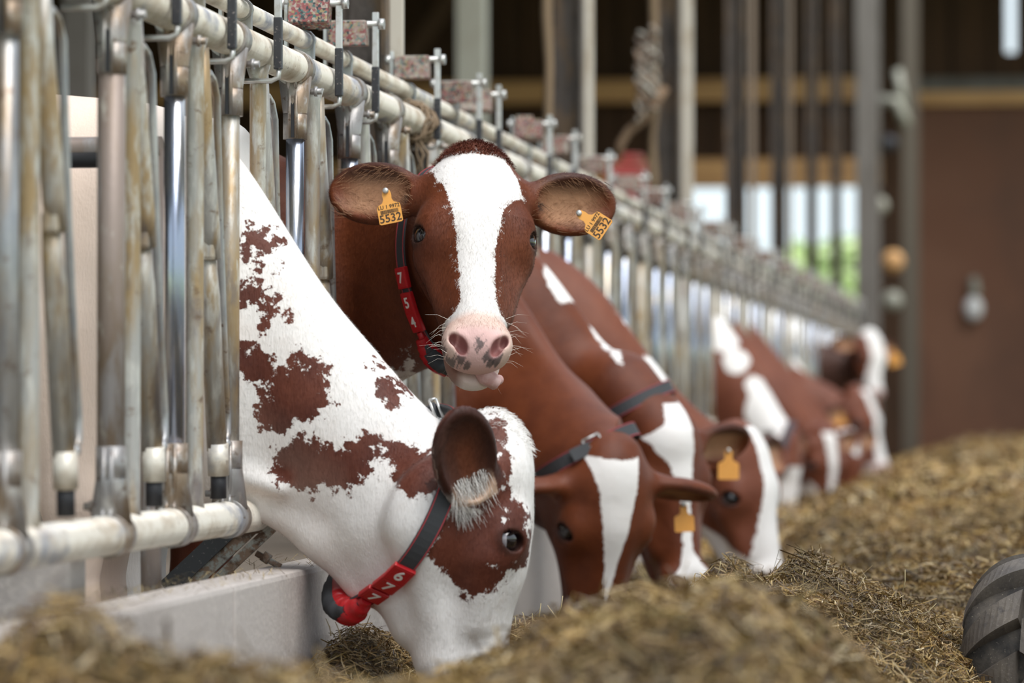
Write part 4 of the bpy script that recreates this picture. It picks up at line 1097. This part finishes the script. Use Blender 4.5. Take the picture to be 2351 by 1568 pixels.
# --- cow with collar number 754, facing the camera
def cow_754():
    Y = 9.355; S = 1.12
    en = nrm((.26, -.88, .40)); ef = nrm((.066, -.41, -.91))
    O = at(1092, 541, 8.92) - S * (.2 * ef - .06 * en)
    hd = Head(O, ef, en, S, mouth=.009, chin=0.0,
              ears={1: ((.90, -.42, -.22), (.40, .9, .25)), -1: ((-.93, -.25, -.13), (-.12, .80, .42))})
    neck = [(-.2, 1.44, .60, .22, None), (-.06, 1.36, .70, .11, None), (.0, 1.34, .74, .082, None)] + [(.08, 1.32, .80, .10, 9.34), (.16, 1.30, .86, .12, 9.30), (.24, 1.29, .91, .115, 9.26), (.32, 1.28, .96, .110, 9.21), (.40, 1.24, 1.02, .08, 9.17), (.43, 1.2, 1.06, .03, 9.17)]
    def patch(V, H, N):
        rows = [(.030, -.060, .085), (.045, -.068, .092), (.075, -.088, .090), (.115, -.098, .070), (.14, -.072, .064), (.165, -.052, .058), (.20, -.044, .052), (.26, -.034, .046), (.32, -.034, .040), (.37, -.036, .038), (.395, -.045, .046), (.41, -.09, .09), (.70, -.1, .1)]
        v = head_fn_blaze(H, S, rows, -.125)
        v = np.maximum(v, np.minimum(.03 - np.abs(H[:, 1] + .145), H[:, 2] - .40) * S)
        v = np.maximum(v, px_blobs(V, [(938, 842, 12, 22, .4), (925, 872, 36, 14, .5)], 9.22))
        return v
    def rag(V, H): return np.where(H[:, 1] > -.13, .09, .3)
    def tint(V, H, N, put, sm_):
        pad = sm_(H[:, 2] + .25 * (H[:, 1] + .05), .405, .425) * (H[:, 1] > -.104)
        put(pad, (.70, .46, .37), .8)
        put(pad, (.74, .47, .45), .85 * sm_(.052 - np.abs(H[:, 0]), 0, .012) * sm_(H[:, 2], .43, .45))
        lip = ((H[:, 1] < -.104) & (H[:, 1] > -.18) & (H[:, 2] > .43)).astype(float)
        put(lip, (.62, .38, .30), .7 * sm_(H[:, 1], -.15, -.115))
        put(lip, (.20, .06, .028), .8 * sm_(H[:, 0], .018, .035))
        for (l, n, f, r_) in ((.0, -.0, .478, .011), (-.022, -.02, .498, .012), (-.040, -.035, .500, .011), (.052, -.06, .492, .013), (.036, -.035, .50, .010), (.066, -.05, .47, .011), (-.028, -.04, .505, .009), (.02, -.05, .507, .009), (.072, -.07, .455, .010)):
            d = np.linalg.norm((H - np.array([l, n, f])) * np.array([1, .6, .8]), axis=1)
            d = d * (1 + .32 * np.sin(H[:, 0] * 310 + f * 900) * np.cos(H[:, 2] * 270 + l * 700) + .18 * np.sin(H[:, 0] * 720 - H[:, 2] * 560))
            put((d < r_ * 1.1).astype(float), (.10, .085, .085), .85 * sm_(r_ * 1.15 - d, 0, .004))
        # shade painted into its right cheek, lit sheen into its left
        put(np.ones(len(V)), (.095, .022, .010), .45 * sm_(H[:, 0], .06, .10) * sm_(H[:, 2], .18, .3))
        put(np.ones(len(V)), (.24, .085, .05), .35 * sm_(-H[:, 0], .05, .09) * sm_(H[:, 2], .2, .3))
    def extra(F):
        F.cap((.15, 9.29, .98), (.34, 9.16, .98), .075, .07, .08)
        F.cap((.12, 9.32, 1.22), (.36, 9.12, 1.26), .08, .07, .08)
        F.cap(hd.P(-.0, -.20, .10), (.22, 9.27, 1.08), .10, .13, .08)
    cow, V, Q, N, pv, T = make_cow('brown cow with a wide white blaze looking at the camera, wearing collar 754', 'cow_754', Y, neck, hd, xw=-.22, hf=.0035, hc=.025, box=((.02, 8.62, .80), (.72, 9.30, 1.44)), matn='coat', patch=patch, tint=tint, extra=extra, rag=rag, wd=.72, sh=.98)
    sel = (V[:, 0] > -.0) & (N[:, 1] < .45) & ~((H_ := hd.loc(V))[:, 2] > .44)
    cen = hd.P(.0, -.03, .19)
    def flow(P, n):
        L = hd.loc(P); fl = np.where((L[:, 2] < .17)[:, None], hd.D(0, 0, -1)[None] + (L[:, :1] * 6) * hd.el[None], hd.D(0, 0, 1)[None] + (L[:, :1] * 4) * hd.el[None])
        return np.where((L[:, 1] < -.25)[:, None], np.array([[-.6, .2, -.6]]), fl)
    fur(cow, V, Q, N, pv, T, sel, 60000, .0085, 7, flow, 'coat')
    # short dark red mop on the poll
    tuft_from(cow, hd, V, N, (-.085, .09), (-.15, .03), (-.10, .028), 2600, .014, 'tuft', 12)
    # eyelashes and whiskers
    for sd in (1, -1):
        ey, dr = hd.eye_pos(sd); L = []
        for k in range(30):
            u = -1 + 2 * k / 29; s0 = Vector(ey + dr * .014 + hd.D(0, 0, -1) * (.015 - .006 * u * u) + hd.D(-sd * .45, .7, 0) * u * .020)
            dd = Vector(nrm(dr + hd.D(0, .1, -.25 + .3 * u))); L.append([s0, s0 + dd * .010, s0 + dd * .018 + Vector(hd.D(0, 0, .3)) * .01])
        hairs('lashes', cow, L, 'lash', .0005)
    L = []
    for k in range(150):
        l = random.uniform(-.05, .045); s0 = Vector(hd.P(l, random.uniform(-.165, -.14), random.uniform(.40, .485)))
        dd = Vector(nrm(hd.D(l * 8 + random.uniform(-.3, .3), random.uniform(-1.1, -.3), random.uniform(.1, .8)))); ln = random.uniform(.015, .04)
        L.append([s0, s0 + dd * ln * .5, s0 + dd * ln + Vector((0, 0, -.004))])
    for k in range(30):
        sd = random.choice((-1, 1)); s0 = Vector(hd.P(sd * random.uniform(.055, .066), random.uniform(-.08, -.03), random.uniform(.40, .49)))
        dd = Vector(nrm(hd.D(sd, random.uniform(-.1, .5), random.uniform(-.5, .7)))); ln = random.uniform(.03, .065)
        L.append([s0, s0 + dd * ln * .5, s0 + dd * ln + Vector((0, 0, -.012))])
    hairs('whiskers', cow, L, 'whisker', .00055)
    for sd in (1, -1):
        B, a, w_, o = hd.eframe(sd); L = []
        for k in range(170):
            t = random.uniform(.0, .2); e_ = random.choice((-1, 1)); s0 = Vector(B + (a * t + w_ * e_ * .052 * math.sin(min(1, (t + .03) / .12) * 1.5)) * S)
            dd = Vector(nrm(w_ * -e_ * .4 + a * .8 + o * random.uniform(.1, .8))); L.append([s0, s0 + dd * .01, s0 + dd * random.uniform(.015, .03)])
        for k in range(50):
            s0 = Vector(B + a * random.uniform(-.01, .05) * S + o * .01); dd = Vector(nrm(a * random.uniform(-.2, .8) + np.array([0, -.3, -1.]) * random.uniform(.3, 1) + o * .3)); L.append([s0, s0 + dd * .015, s0 + dd * .035])
        hairs('ear_hair', cow, L, 'lash', .0006)
    for sd in (1, -1): ear_down(cow, hd, V, N, sd, 360, 'ear_fur', 30 + sd)
    # tongue
    q = MB(); pts = [hd.P(.0, -.112, .42), hd.P(-.012, -.112, .472), hd.P(-.028, -.114, .500), hd.P(-.046, -.122, .506), hd.P(-.056, -.132, .496)]
    q.tube(pts, [.018, .020, .022, .019, .010], 14); q.ell(pts[-1], (.012, .012, .012)); q.build('tongue', M['tongue'], cow)
    ear_tag(cow, hd, 1, .082, 0.0, (.20, -.12, -1), '5532', 'LU 1 9972', outer=(.0, -1, .0))
    ear_tag(cow, hd, -1, .125, -.018, (.86, -.10, -.55), '5532', 'LU 1 9972', outer=(-.35, -.75, .35))
    C = at(1046, 612, 9.19)
    collar('black collar with worn red plates 7 5 4 on the cow facing the camera', V, Q, C, (.16, .02, -1), (-.74, -.66, -.10), .248, .124, plates=(.200, .054, .012, -math.pi / 2), bs=-1, digits='457', sensor=(.035, .175), width=.036, big=1.15, hd=hd)
if want('2'): cow_754()

# --- pale cow between them, head low behind the fence
def cow_0():
    Y = 8.78
    hd = Head((-.10, Y, 1.02), (-.1, 0, -1), (.95, 0, -.1), .95)
    neck = [(-.20, 1.468, .60, .20, None), (-.12, 1.45, .72, .13, None), (-.075, 1.40, .80, .10, None), (-.06, 1.2, .9, .05, None)]
    hd.O = np.array((-.065, Y, 1.0))
    make_cow('pale cow behind the fence, its back showing above the collar 677 cow\'s neck', 'cow_pale', Y, neck, hd, xw=-.26, hf=.012, hc=.03, matn='coat_pied', patch=lambda V, H, N: np.ones(len(V)), wd=.62, sh=1.005)
if want('0'): cow_0()

def simple_cow(label, Y, px_neck, Opx, HY, ef, en, S, ears, rows, nmin=-.08, blobs=(), base='brown', tintf=None, hf=.008, matn='coat_far', mzl=True, xw=-.2, extra=None, eblobs=(), rag=.25, wd=.92, Yn=None):
    hd = Head(at(Opx[0], Opx[1], HY), ef, en, S, ears=ears)
    neck = [(-.12, 1.43, .62, .19, None)] + npx(px_neck, Y)
    def patch(V, H, N):
        v = head_fn_blaze(H, S, rows, nmin) if rows else np.full(len(V), -1.)
        if mzl: v = np.maximum(v, np.minimum(H[:, 2] - .43, .2) * S)
        if blobs: v = np.maximum(v, px_blobs(V, blobs, Y - .1))
        if eblobs:
            for (l, n_, f, r_) in eblobs: v = np.maximum(v, r_ - np.linalg.norm(H - np.array([l, n_, f]), axis=1))
        return v
    def tint(V, H, N, put, sm_):
        if mzl: put(((H[:, 2] > .43) & (H[:, 1] > -.10)).astype(float), (.74, .50, .46), .8 * sm_(H[:, 2], .43, .45))
        if tintf: tintf(V, H, N, put, sm_)
    cow, V, Q, N, pv, T = make_cow(label, 'cow', Y, neck, hd, xw=xw, hf=hf, hc=.035, matn=matn, patch=patch, tint=tint, rag=rag, wd=wd, extra=extra)
    return cow, hd, V, Q

if want('3'):
    Y = 11.34
    def ex(F):
        F.cap(at(1240, 1000, 11.25), at(1345, 1100, 11.0), .17, .14, .12); F.cap(at(1300, 960, 11.2), at(1400, 1060, 10.95), .10, .09, .08)
    cow, hd, V, Q = simple_cow('brown cow with a long even white blaze, first head right of the blotched cow', Y, [(1100, 560, 1230, .14), (1190, 668, 1180, .125), (1270, 800, 1230, .13, 11.25), (1350, 945, 1260, .12, 11.1), (1395, 1010, 1240, .08, 11.0)],
        (1440, 1052), 10.80, (-.14, .26, -.95), (.52, -.80, -.30), 1.15, {1: ((.95, -.25, .12), (-.1, .35, .9)), -1: ((-.95, -.1, .22), (.1, .45, .85))},
        [(.012, -.052, .080), (.03, -.045, .078), (.08, -.040, .062), (.14, -.030, .052), (.20, -.020, .042), (.28, -.006, .026), (.36, .004, .018), (.40, .01, .012)], extra=ex, hf=.0055, matn='coat', mzl=False, rag=.12)
    ear_tag(cow, hd, -1, .13, .0, (.05, 0, -1), outer=(.1, -1, .0))
    collar('dark blue grey collar on the first brown cow right of the blotched cow', V, Q, at(1305, 1075, 11.1), (-.88, 0, -.47), (-.1, -.99, 0), .13, .12, clear=.012, buckle=.46, width=.042, hd=hd)
if want('4'):
    Y = 11.99
    def ex(F):
        F.cap(at(1420, 900, 11.9), at(1520, 1010, 11.8), .13, .11, .1)
    def tf(V, H, N, put, sm_):
        for q in (-1, 1):
            d = np.linalg.norm(H - np.array([q * .045, -.02, .475]), axis=1); put((d < .03).astype(float), (.03, .02, .02), .8 * sm_(.03 - d, 0, .01) * (q > 0))
    cow, hd, V, Q = simple_cow('brown cow with a crooked white blaze, second head right of the blotched cow', Y, [(1200, 560, 1150, .14), (1250, 600, 1130, .13), (1340, 725, 1120, .12), (1420, 835, 1150, .11), (1480, 905, 1160, .09), (1520, 950, 1120, .06)],
        (1545, 940), 11.75, (.13, -.02, -.99), (.62, -.78, -.05), 1.13, {1: ((.95, -.2, .12), (.1, .8, .5)), -1: ((-.95, -.2, .05), (.1, .75, .6))},
        [(-.02, -.045, .020), (.04, -.045, .045), (.065, -.042, .095), (.11, -.040, .072), (.15, -.034, .040), (.22, -.022, .020), (.30, -.012, .012), (.38, -.010, .022), (.42, -.03, .03), (.45, -.06, .06), (.5, -.09, .09)], blobs=[(1275, 640, 24, 62, -.45), (1370, 755, 60, 16, 1.0), (1415, 810, 28, 10, .95)], extra=ex, hf=.0055, matn='coat', mzl=False, tintf=tf, rag=.2)
    ear_tag(cow, hd, -1, .12, .0, (0, 0, -1), outer=(.1, -1, .0), size=1.15)
    collar('grey collar on the neck of the brown cow with the crooked blaze', V, Q, at(1390, 975, 11.95), (-.88, 0, -.47), (-.1, -.99, 0), .13, .11, width=.042, hd=hd)
if want('5'):
    Y = 13.29
    cow, hd, V, Q = simple_cow('brown cow with a white jaw, third of the eating heads right of the blotched cow', Y, [(1320, 610, 1080, .15), (1380, 660, 1080, .14), (1450, 760, 1090, .12), (1530, 870, 1110, .11), (1600, 940, 1130, .10), (1650, 985, 1120, .06)],
        (1738, 975), 13.2, (.16, -.02, -.98), (.86, -.50, .0), 1.15, {1: ((.75, -.45, -.45), (.4, .8, .3)), -1: ((-.9, -.2, 0), (0, 1, 0))},
        [(.0, -.06, .02), (.1, -.06, .02), (.20, -.08, .03), (.34, -.1, .06), (.55, -.12, .1)], blobs=[(1440, 720, 20, 90, -.6), (1500, 850, 14, 40, -.6)], hf=.007, matn='coat_far',
        tintf=lambda V, H, N, put, sm_: put(np.ones(len(V)), (.86, .82, .79), sm_(H[:, 2] - .9 * (H[:, 1] + .06), .385, .40)), eblobs=[(.16, -.2, -.05, .05)])
if want('6'):
    Y = 20.44
    cow, hd, V, Q = simple_cow('cow with a white and pinkish brown neck stretched down, far along the fence', Y, [(1625, 700, 1010, .15), (1680, 755, 1030, .15), (1730, 835, 1050, .14), (1780, 920, 1060, .12), (1815, 985, 1070, .08)],
        (1838, 985), 20.3, (-.05, 0, -1), (.95, -.3, 0), 1.0, None, [(.2, -.1, .1), (.55, -.1, .1)], nmin=-.25, blobs=[(1650, 750, 46, 62, -.5), (1690, 830, 30, 28), (1765, 950, 52, 60, -.4), (1735, 890, 20, 30, -.5)], hf=.011, matn='coat_far')
    collar('bright red collar on the far cow with the white and pinkish brown neck', V, Q, at(1785, 1075, 20.3), (-.3, 0, -.95), (0, -1, 0), .13, .11, width=.05, hd=hd)
if want('7'):
    Y = 21.74
    simple_cow('far brown cow with a white striped face, just right of the pinkish brown neck', Y, [(1740, 800, 1020, .15), (1800, 865, 1030, .14), (1850, 930, 1060, .12), (1885, 975, 1070, .08)],
        (1915, 985), 21.6, (.0, 0, -1), (.75, -.66, 0), 1.0, None, [(.02, -.02, .06), (.2, -.02, .04), (.3, -.02, .03), (.42, -.05, .05)], hf=.012, eblobs=[(.1, -.12, .36, .07)])
    Y = 23.04
    simple_cow('far reddish brown cow eating, right of the cow with the white striped face', Y, [(1790, 820, 1020, .15), (1850, 890, 1030, .14), (1895, 950, 1060, .12), (1925, 990, 1070, .08)],
        (1960, 985), 22.9, (.08, 0, -1), (.75, -.66, 0), 1.0, None, [(.0, -.03, .07), (.10, -.03, .05), (.16, -.02, .02)], hf=.012)
if want('8'):
    Y = 26.94
    cow, hd, V, Q = simple_cow('far brown cow with an orange ear tag, long white blaze, muzzle low over silage', Y, [(1835, 845, 1010, .15), (1870, 868, 1020, .14), (1915, 890, 1030, .12), (1950, 915, 1030, .09)],
        (1990, 885), 26.8, (.24, -.05, -.95), (.88, -.45, .2), 1.25, {1: ((.6, -.5, .3), (.5, .8, .0)), -1: ((-.9, -.2, 0), (0, 1, 0))}, [(.02, -.12, .035), (.2, -.12, .025), (.42, -.1, .05), (.6, -.1, .1)], hf=.014, blobs=[(1845, 835, 30, 16, .5)])
    ear_tag(cow, hd, 1, .08, .0, (0, 0, -1), outer=(.1, -1, 0), size=1.7)
if want('9'):
    Y = 30.19
    cow, hd, V, Q = simple_cow('farthest cow, white faced with dark cheeks, head up at the fence end', Y, [(1880, 790, 930, .15), (1915, 790, 920, .14), (1950, 800, 900, .12), (1975, 810, 880, .09)],
        (2012, 758), 29.9, (.06, -.15, -.98), (.70, -.70, .1), 1.05, {1: ((.9, -.3, 0), (.1, .9, .2)), -1: ((-.9, -.2, .1), (0, 1, .2))}, [(-.06, -.12, .085), (.2, -.12, .06), (.6, -.12, .10)], nmin=-.13, hf=.014,
        tintf=lambda V, H, N, put, sm_: put(np.ones(len(V)), (.05, .02, .012), .85 * sm_(-H[:, 1], .13, .16)))
    ear_tag(cow, hd, -1, .12, .0, (.3, 0, -1), outer=(.1, -1, 0), size=1.6)
# ------------------------------------------------------------------ silage
def sst(a, lo, hi):
    t = np.clip((a - lo) / (hi - lo), 0, 1); return t * t * (3 - 2 * t)
def vnoise(x, y, seed):
    rng = np.random.default_rng(seed); n = 256; g = rng.random((n, n)).astype(np.float32)
    xi = np.floor(x).astype(int); yi = np.floor(y).astype(int); fx = x - xi; fy = y - yi; fx = fx * fx * (3 - 2 * fx); fy = fy * fy * (3 - 2 * fy)
    a = g[xi % n, yi % n]; b_ = g[(xi + 1) % n, yi % n]; c = g[xi % n, (yi + 1) % n]; d = g[(xi + 1) % n, (yi + 1) % n]
    return (a * (1 - fx) + b_ * fx) * (1 - fy) + (c * (1 - fx) + d * fx) * fy - .5
def hay_h(x, y):
    p9 = np.interp(x, [.1, .3, .5, .78, .90, .95, 1.04, 1.14, 1.26, 1.41, 1.52, 1.65, 1.9, 2.4], [.16, .24, .24, .270, .325, .412, .355, .425, .362, .30, .235, .14, .02, .0])
    pf = np.interp(x, [.1, .25, .6, .85, 1.2, 1.8, 2.6, 3.4, 4.2], [.08, .12, .21, .30, .36, .37, .36, .3, .0])
    pm = np.interp(x, [.1, .3, .6, .9, 1.3, 1.8, 2.4, 3.0], [.06, .12, .16, .21, .27, .30, .2, .0])
    p6 = np.interp(x, [.1, .3, .5, .7, .84, .94, 1.08, 1.22, 1.32, 1.42, 1.55, 1.75, 2.1], [.08, .16, .22, .29, .350, .395, .450, .478, .45, .335, .16, .04, .0])
    p4 = np.interp(x, [.1, .3, .5, 1.3, 1.6, 1.9], [.1, .25, .33, .33, .2, .0])
    lo7 = p9 * .62
    h = p4 + (p6 - p4) * sst(y, 4.6, 5.7)
    h = h + (lo7 - h) * sst(y, 6.3, 7.2)
    h = h + (p9 - h) * sst(y, 7.9, 8.8)
    h = h + (pm - h) * sst(y, 9.3, 10.2)
    h = h + (pf - h) * sst(y, 12.5, 18)
    h = h + .26 * np.exp(-((x - .36) / .12) ** 2 - ((y - 5.15) / .35) ** 2) * 1.0
    h = h + .14 * np.exp(-((x - .60) / .16) ** 2 - ((y - 5.15) / .35) ** 2)
    h = h + .13 * np.exp(-((x - .20) / .10) ** 2 - ((y - 8.33) / .30) ** 2)
    h = h - .12 * np.exp(-((x - .43) / .14) ** 2 - ((y - 8.30) / .20) ** 2)
    m = sst(h, .0, .12)
    h = h + m * (vnoise(x * 2.1, y * 1.5, 1) * .10 * sst(y, 10, 13) + vnoise(x * 5, y * 3.2, 2) * .05 * (1 + sst(y, 10, 14)) + vnoise(x * 12, y * 9, 3) * .045 + vnoise(x * 30, y * 26, 4) * .028)
    return h - .012
xs = np.linspace(.135, 4.3, 210)
ys_ = np.concatenate([np.arange(3.2, 12, .022), np.arange(12, 42.5, .09)])
XX, YY = np.meshgrid(xs, ys_, indexing='ij'); ZZ = hay_h(XX, YY)
nx, ny = XX.shape; idx = np.arange(nx * ny).reshape(nx, ny)
Qh = np.stack([idx[:-1, :-1], idx[1:, :-1], idx[1:, 1:], idx[:-1, 1:]], -1).reshape(-1, 4)
zf = ZZ.ravel()[Qh]; Qh = Qh[zf.max(1) > .022]
me = mesh_np('silage', np.stack([XX, YY, ZZ], -1).reshape(-1, 3), Qh)
M['silage'] = mat('silage_bed', (.060, .036, .014), .9, noise=[(V3(30), .35, .6, (.13, .085, .035)), (V3(110), .5, .7, (.28, .20, .09)), (V3(9), .55, .75, (.035, .022, .010))], bump=(V3(120), 1.0, .02))
me.materials.append(M['silage']); hay = link('silage', me); tag(hay, 'long windrow of golden brown chopped silage in front of the kerb', 'silage', kind='stuff')

def straw_mat():
    m = bpy.data.materials.new('straw'); m.use_nodes = True; n = m.node_tree; b_ = n.nodes['Principled BSDF']
    a = n.nodes.new('ShaderNodeAttribute'); a.attribute_name = 'tint'; n.links.new(a.outputs['Color'], b_.inputs['Base Color'])
    b_.inputs['Roughness'].default_value = .45; b_.inputs['Specular IOR Level'].default_value = .45; return m
M['straw'] = straw_mat()
def straws(rng, cnt, x0, x1, y0, y1, ln, wd, lift, dens=None, up=.02):
    X = rng.uniform(x0, x1, cnt * 2); Y_ = rng.uniform(y0, y1, cnt * 2)
    H_ = hay_h(X, Y_); k = H_ > .03
    X, Y_, H_ = X[k][:cnt], Y_[k][:cnt], H_[k][:cnt]; n = len(X)
    e = .01; nx_ = -(hay_h(X + e, Y_) - H_) / e; ny_ = -(hay_h(X, Y_ + e) - H_) / e
    nn = np.stack([nx_, ny_, np.ones(n)], 1); nn /= np.linalg.norm(nn, axis=1, keepdims=True)
    th = rng.uniform(0, 2 * np.pi, n); clump = vnoise(X * 3, Y_ * 3, 9) * 5; th = th * .55 + clump
    d = np.stack([np.cos(th), np.sin(th), rng.normal(0, lift, n)], 1); d -= nn * (d * nn).sum(1, keepdims=True) * .9; d /= np.linalg.norm(d, axis=1, keepdims=True)
    L = ln * rng.uniform(.35, 1.4, (n, 1)); W = wd * rng.uniform(.5, 1.5, (n, 1))
    P = np.stack([X, Y_, H_], 1) + nn * rng.uniform(-.004, up, (n, 1))
    s = np.cross(d, nn + rng.normal(0, .6, (n, 3))); s /= np.linalg.norm(s, axis=1, keepdims=True)
    bend = rng.normal(0, .22, (n, 1)) * L; bd = np.cross(d, s)
    A, B_, C_ = P - d * L / 2 - bd * bend * .5, P + bd * bend * .5, P + d * L / 2 - bd * bend * .5
    V = np.stack([A - s * W / 2, A + s * W / 2, B_ - s * W / 2, B_ + s * W / 2, C_ - s * W * .3, C_ + s * W * .3], 1).reshape(-1, 3)
    pal = np.array([(.42, .29, .10), (.30, .19, .06), (.56, .43, .20), (.17, .10, .035), (.075, .045, .018), (.24, .18, .055), (.70, .60, .38), (.36, .25, .10)])
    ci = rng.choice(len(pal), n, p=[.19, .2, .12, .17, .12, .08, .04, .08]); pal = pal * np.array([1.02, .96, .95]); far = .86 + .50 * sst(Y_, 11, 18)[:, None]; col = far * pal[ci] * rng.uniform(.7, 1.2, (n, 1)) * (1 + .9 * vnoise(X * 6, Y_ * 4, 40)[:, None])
    return V, np.repeat(np.concatenate([col, np.ones((n, 1))], 1), 6, axis=0)
rng = np.random.default_rng(5)
def lay(name, sets):
    Vs, Cs = zip(*sets); V = np.concatenate(Vs); Cc = np.concatenate(Cs); n = len(V) // 6
    b0 = np.arange(n)[:, None] * 6; Q = np.concatenate([b0 + np.array([[0, 1, 3, 2]]), b0 + np.array([[2, 3, 5, 4]])])
    me = mesh_np(name, V, Q, False)
    me.attributes.new('tint', 'FLOAT_COLOR', 'POINT').data.foreach_set('color', Cc.astype(np.float32).ravel())
    me.materials.append(M['straw']); o = link(name, me, hay); o['kind'] = 'stuff'; return o
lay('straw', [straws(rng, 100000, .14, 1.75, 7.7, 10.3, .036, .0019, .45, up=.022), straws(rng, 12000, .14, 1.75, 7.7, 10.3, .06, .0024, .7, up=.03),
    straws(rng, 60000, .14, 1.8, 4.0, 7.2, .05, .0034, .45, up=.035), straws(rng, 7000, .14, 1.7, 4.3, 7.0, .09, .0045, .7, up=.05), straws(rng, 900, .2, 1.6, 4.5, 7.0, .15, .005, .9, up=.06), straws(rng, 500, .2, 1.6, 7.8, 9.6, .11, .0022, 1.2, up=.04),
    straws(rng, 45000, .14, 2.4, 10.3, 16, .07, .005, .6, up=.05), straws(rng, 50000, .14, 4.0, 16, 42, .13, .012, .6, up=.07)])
# single long stalks standing out of the heap
V_, C_ = [], []
for (px, py, px2, py2, Yv) in ((1288, 1385, 1291, 1372, 8.9),):
    pass
q = MB()
random.seed(8)
for (x0, y0, x1, y1, Yv) in ((1280, 1395, 1292, 1368, 8.7), (1218, 1430, 1222, 1408, 8.8), (1228, 1432, 1242, 1385, 9.1), (1205, 1428, 1200, 1405, 8.8), (2072, 1340, 2078, 1308, 9.0), (1642, 1310, 1655, 1288, 9.0), (1850, 1300, 1838, 1282, 9.0), (1545, 1352, 1530, 1340, 8.9),
        (760, 1440, 748, 1420, 8.25), (800, 1440, 812, 1405, 8.3), (830, 1430, 850, 1412, 8.3), (782, 1450, 770, 1428, 8.2), (1955, 1345, 1985, 1325, 9.0), (2110, 1400, 2150, 1385, 8.8), (1760, 1330, 1735, 1318, 9.0), (1180, 1440, 1183, 1415, 9.0)):
    a_, b_ = Vector(at(x0, y0 + 20, Yv)), Vector(at(x1, y1, Yv)); q.tube([a_, a_.lerp(b_, .5) + Vector((.003, 0, 0)), b_], [.0014, .0012, .0008], 4)
o = q.build('standing_stalk', mat('pale_stalk', (.55, .45, .24), .5), hay); o['kind'] = 'stuff'
# crumbs of silage on the kerb
rng2 = np.random.default_rng(17)
n = 4200; X = rng2.uniform(-.055, .125, n); Y_ = rng2.uniform(4.5, 16, n); 
keep = rng2.random(n) < np.clip(.25 + 1.6 * vnoise(X * 3, Y_ * 2.2, 30) + .35 * (Y_ < 8.0), .03, 1); X, Y_ = X[keep], Y_[keep]; n = len(X)
P = np.stack([X, Y_, np.full(n, .442) + rng2.uniform(0, .006, n)], 1); th = rng2.uniform(0, 6.28, n); d = np.stack([np.cos(th), np.sin(th), rng2.uniform(-.1, .5, n)], 1) * rng2.uniform(.006, .02, (n, 1))
s = np.cross(d, [0, 0, 1.]); s /= np.linalg.norm(s, axis=1, keepdims=True); s *= .0014
V = np.stack([P - d, P - d + s, P, P + s, P + d, P + d + s], 1).reshape(-1, 3)
pal = np.array([(.30, .22, .10), (.45, .35, .18), (.12, .08, .04)]); col = pal[rng2.integers(0, 3, n)]
o = lay('kerb_crumbs', [(V, np.repeat(np.concatenate([col, np.ones((n, 1))], 1), 6, axis=0))]); o.parent = None; tag(o, 'crumbs of silage scattered along the top of the concrete kerb', 'silage crumbs', kind='stuff')

# ------------------------------------------------------------------ tyre
def tyre():
    Yt = 8.55; c = np.array([1.715, Yt + .25, .215]); Rr, W = .240, .15
    r = empty('tyre', c, 'black rubber tyre with curved lugs half behind the silage at the right edge', 'tyre')
    Rz = Matrix.Rotation(math.radians(-14), 3, 'Z')
    prof = []
    for k in range(29):
        t = -math.pi * .5 + math.pi * k / 28 * 1.0; ct, st = math.cos(t), math.sin(t)
        prof.append((W * (abs(st) ** .8) * (1 if st > 0 else -1), Rr - .098 + .062 * abs(ct) ** .55))
    prof = [(-W * .72, Rr - .13)] + prof + [(W * .72, Rr - .13), (W * .5, Rr - .12), (-W * .5, Rr - .12)]
    n = 96; q = MB(); m = len(prof)
    vs = [Rz @ Vector((x, -rr * math.cos(2 * math.pi * i / n), rr * math.sin(2 * math.pi * i / n))) for i in range(n) for x, rr in prof]
    q.add(vs, [(i * m + k, i * m + (k + 1) % m, ((i + 1) % n) * m + (k + 1) % m, ((i + 1) % n) * m + k) for i in range(n) for k in range(m)], True)
    q.build('carcass', M['tyre'], r)
    NL = 10; first = None
    for side in (-1, 1):
        base_ = None
        for j in range(NL):
            ang0 = 2 * math.pi * (j + (.5 if side > 0 else 0)) / NL
            if base_ is None:
                q = MB(); seg = 14; ring = []
                for k in range(seg + 1):
                    u = k / seg; x = side * (W * 1.0 * (1 - u) + -.012 * u) ; 
                    xx = side * W * math.cos(u * math.pi / 2 * .98) - side * .0
                    a_ = .62 * u ** .9
                    topr = Rr + .004 - .070 * max(0, (abs(xx) / W)) ** 3.2; botr = topr - .06
                    w2 = .165 + .05 * u
                    for (da, rr) in ((-w2, botr), (-w2 * .72, topr), (w2 * .72, topr), (w2, botr)):
                        t = a_ + da; ring.append(Vector((xx, -rr * math.cos(t), rr * math.sin(t))))
                fs = [(k * 4 + e, k * 4 + e + 1, (k + 1) * 4 + e + 1, (k + 1) * 4 + e) for k in range(seg) for e in range(3)]
                fs += [(0, 3, 2, 1), (seg * 4, seg * 4 + 1, seg * 4 + 2, seg * 4 + 3)]
                q.add([v for v in ring], fs, False); base_ = q.build('lug', M['tyre_worn'], r)
                o = base_
            else: o = base_.copy(); COL.objects.link(o); o.parent = r
            Mx = Matrix.Rotation(-ang0, 3, 'X'); o.matrix_local = (Rz @ Mx).to_4x4()
    q = MB(); q.tube([Rz @ Vector((-.06, 0, 0)), Rz @ Vector((.06, 0, 0))], .118, 32); q.build('rim', M['rust'], r)
tyre()
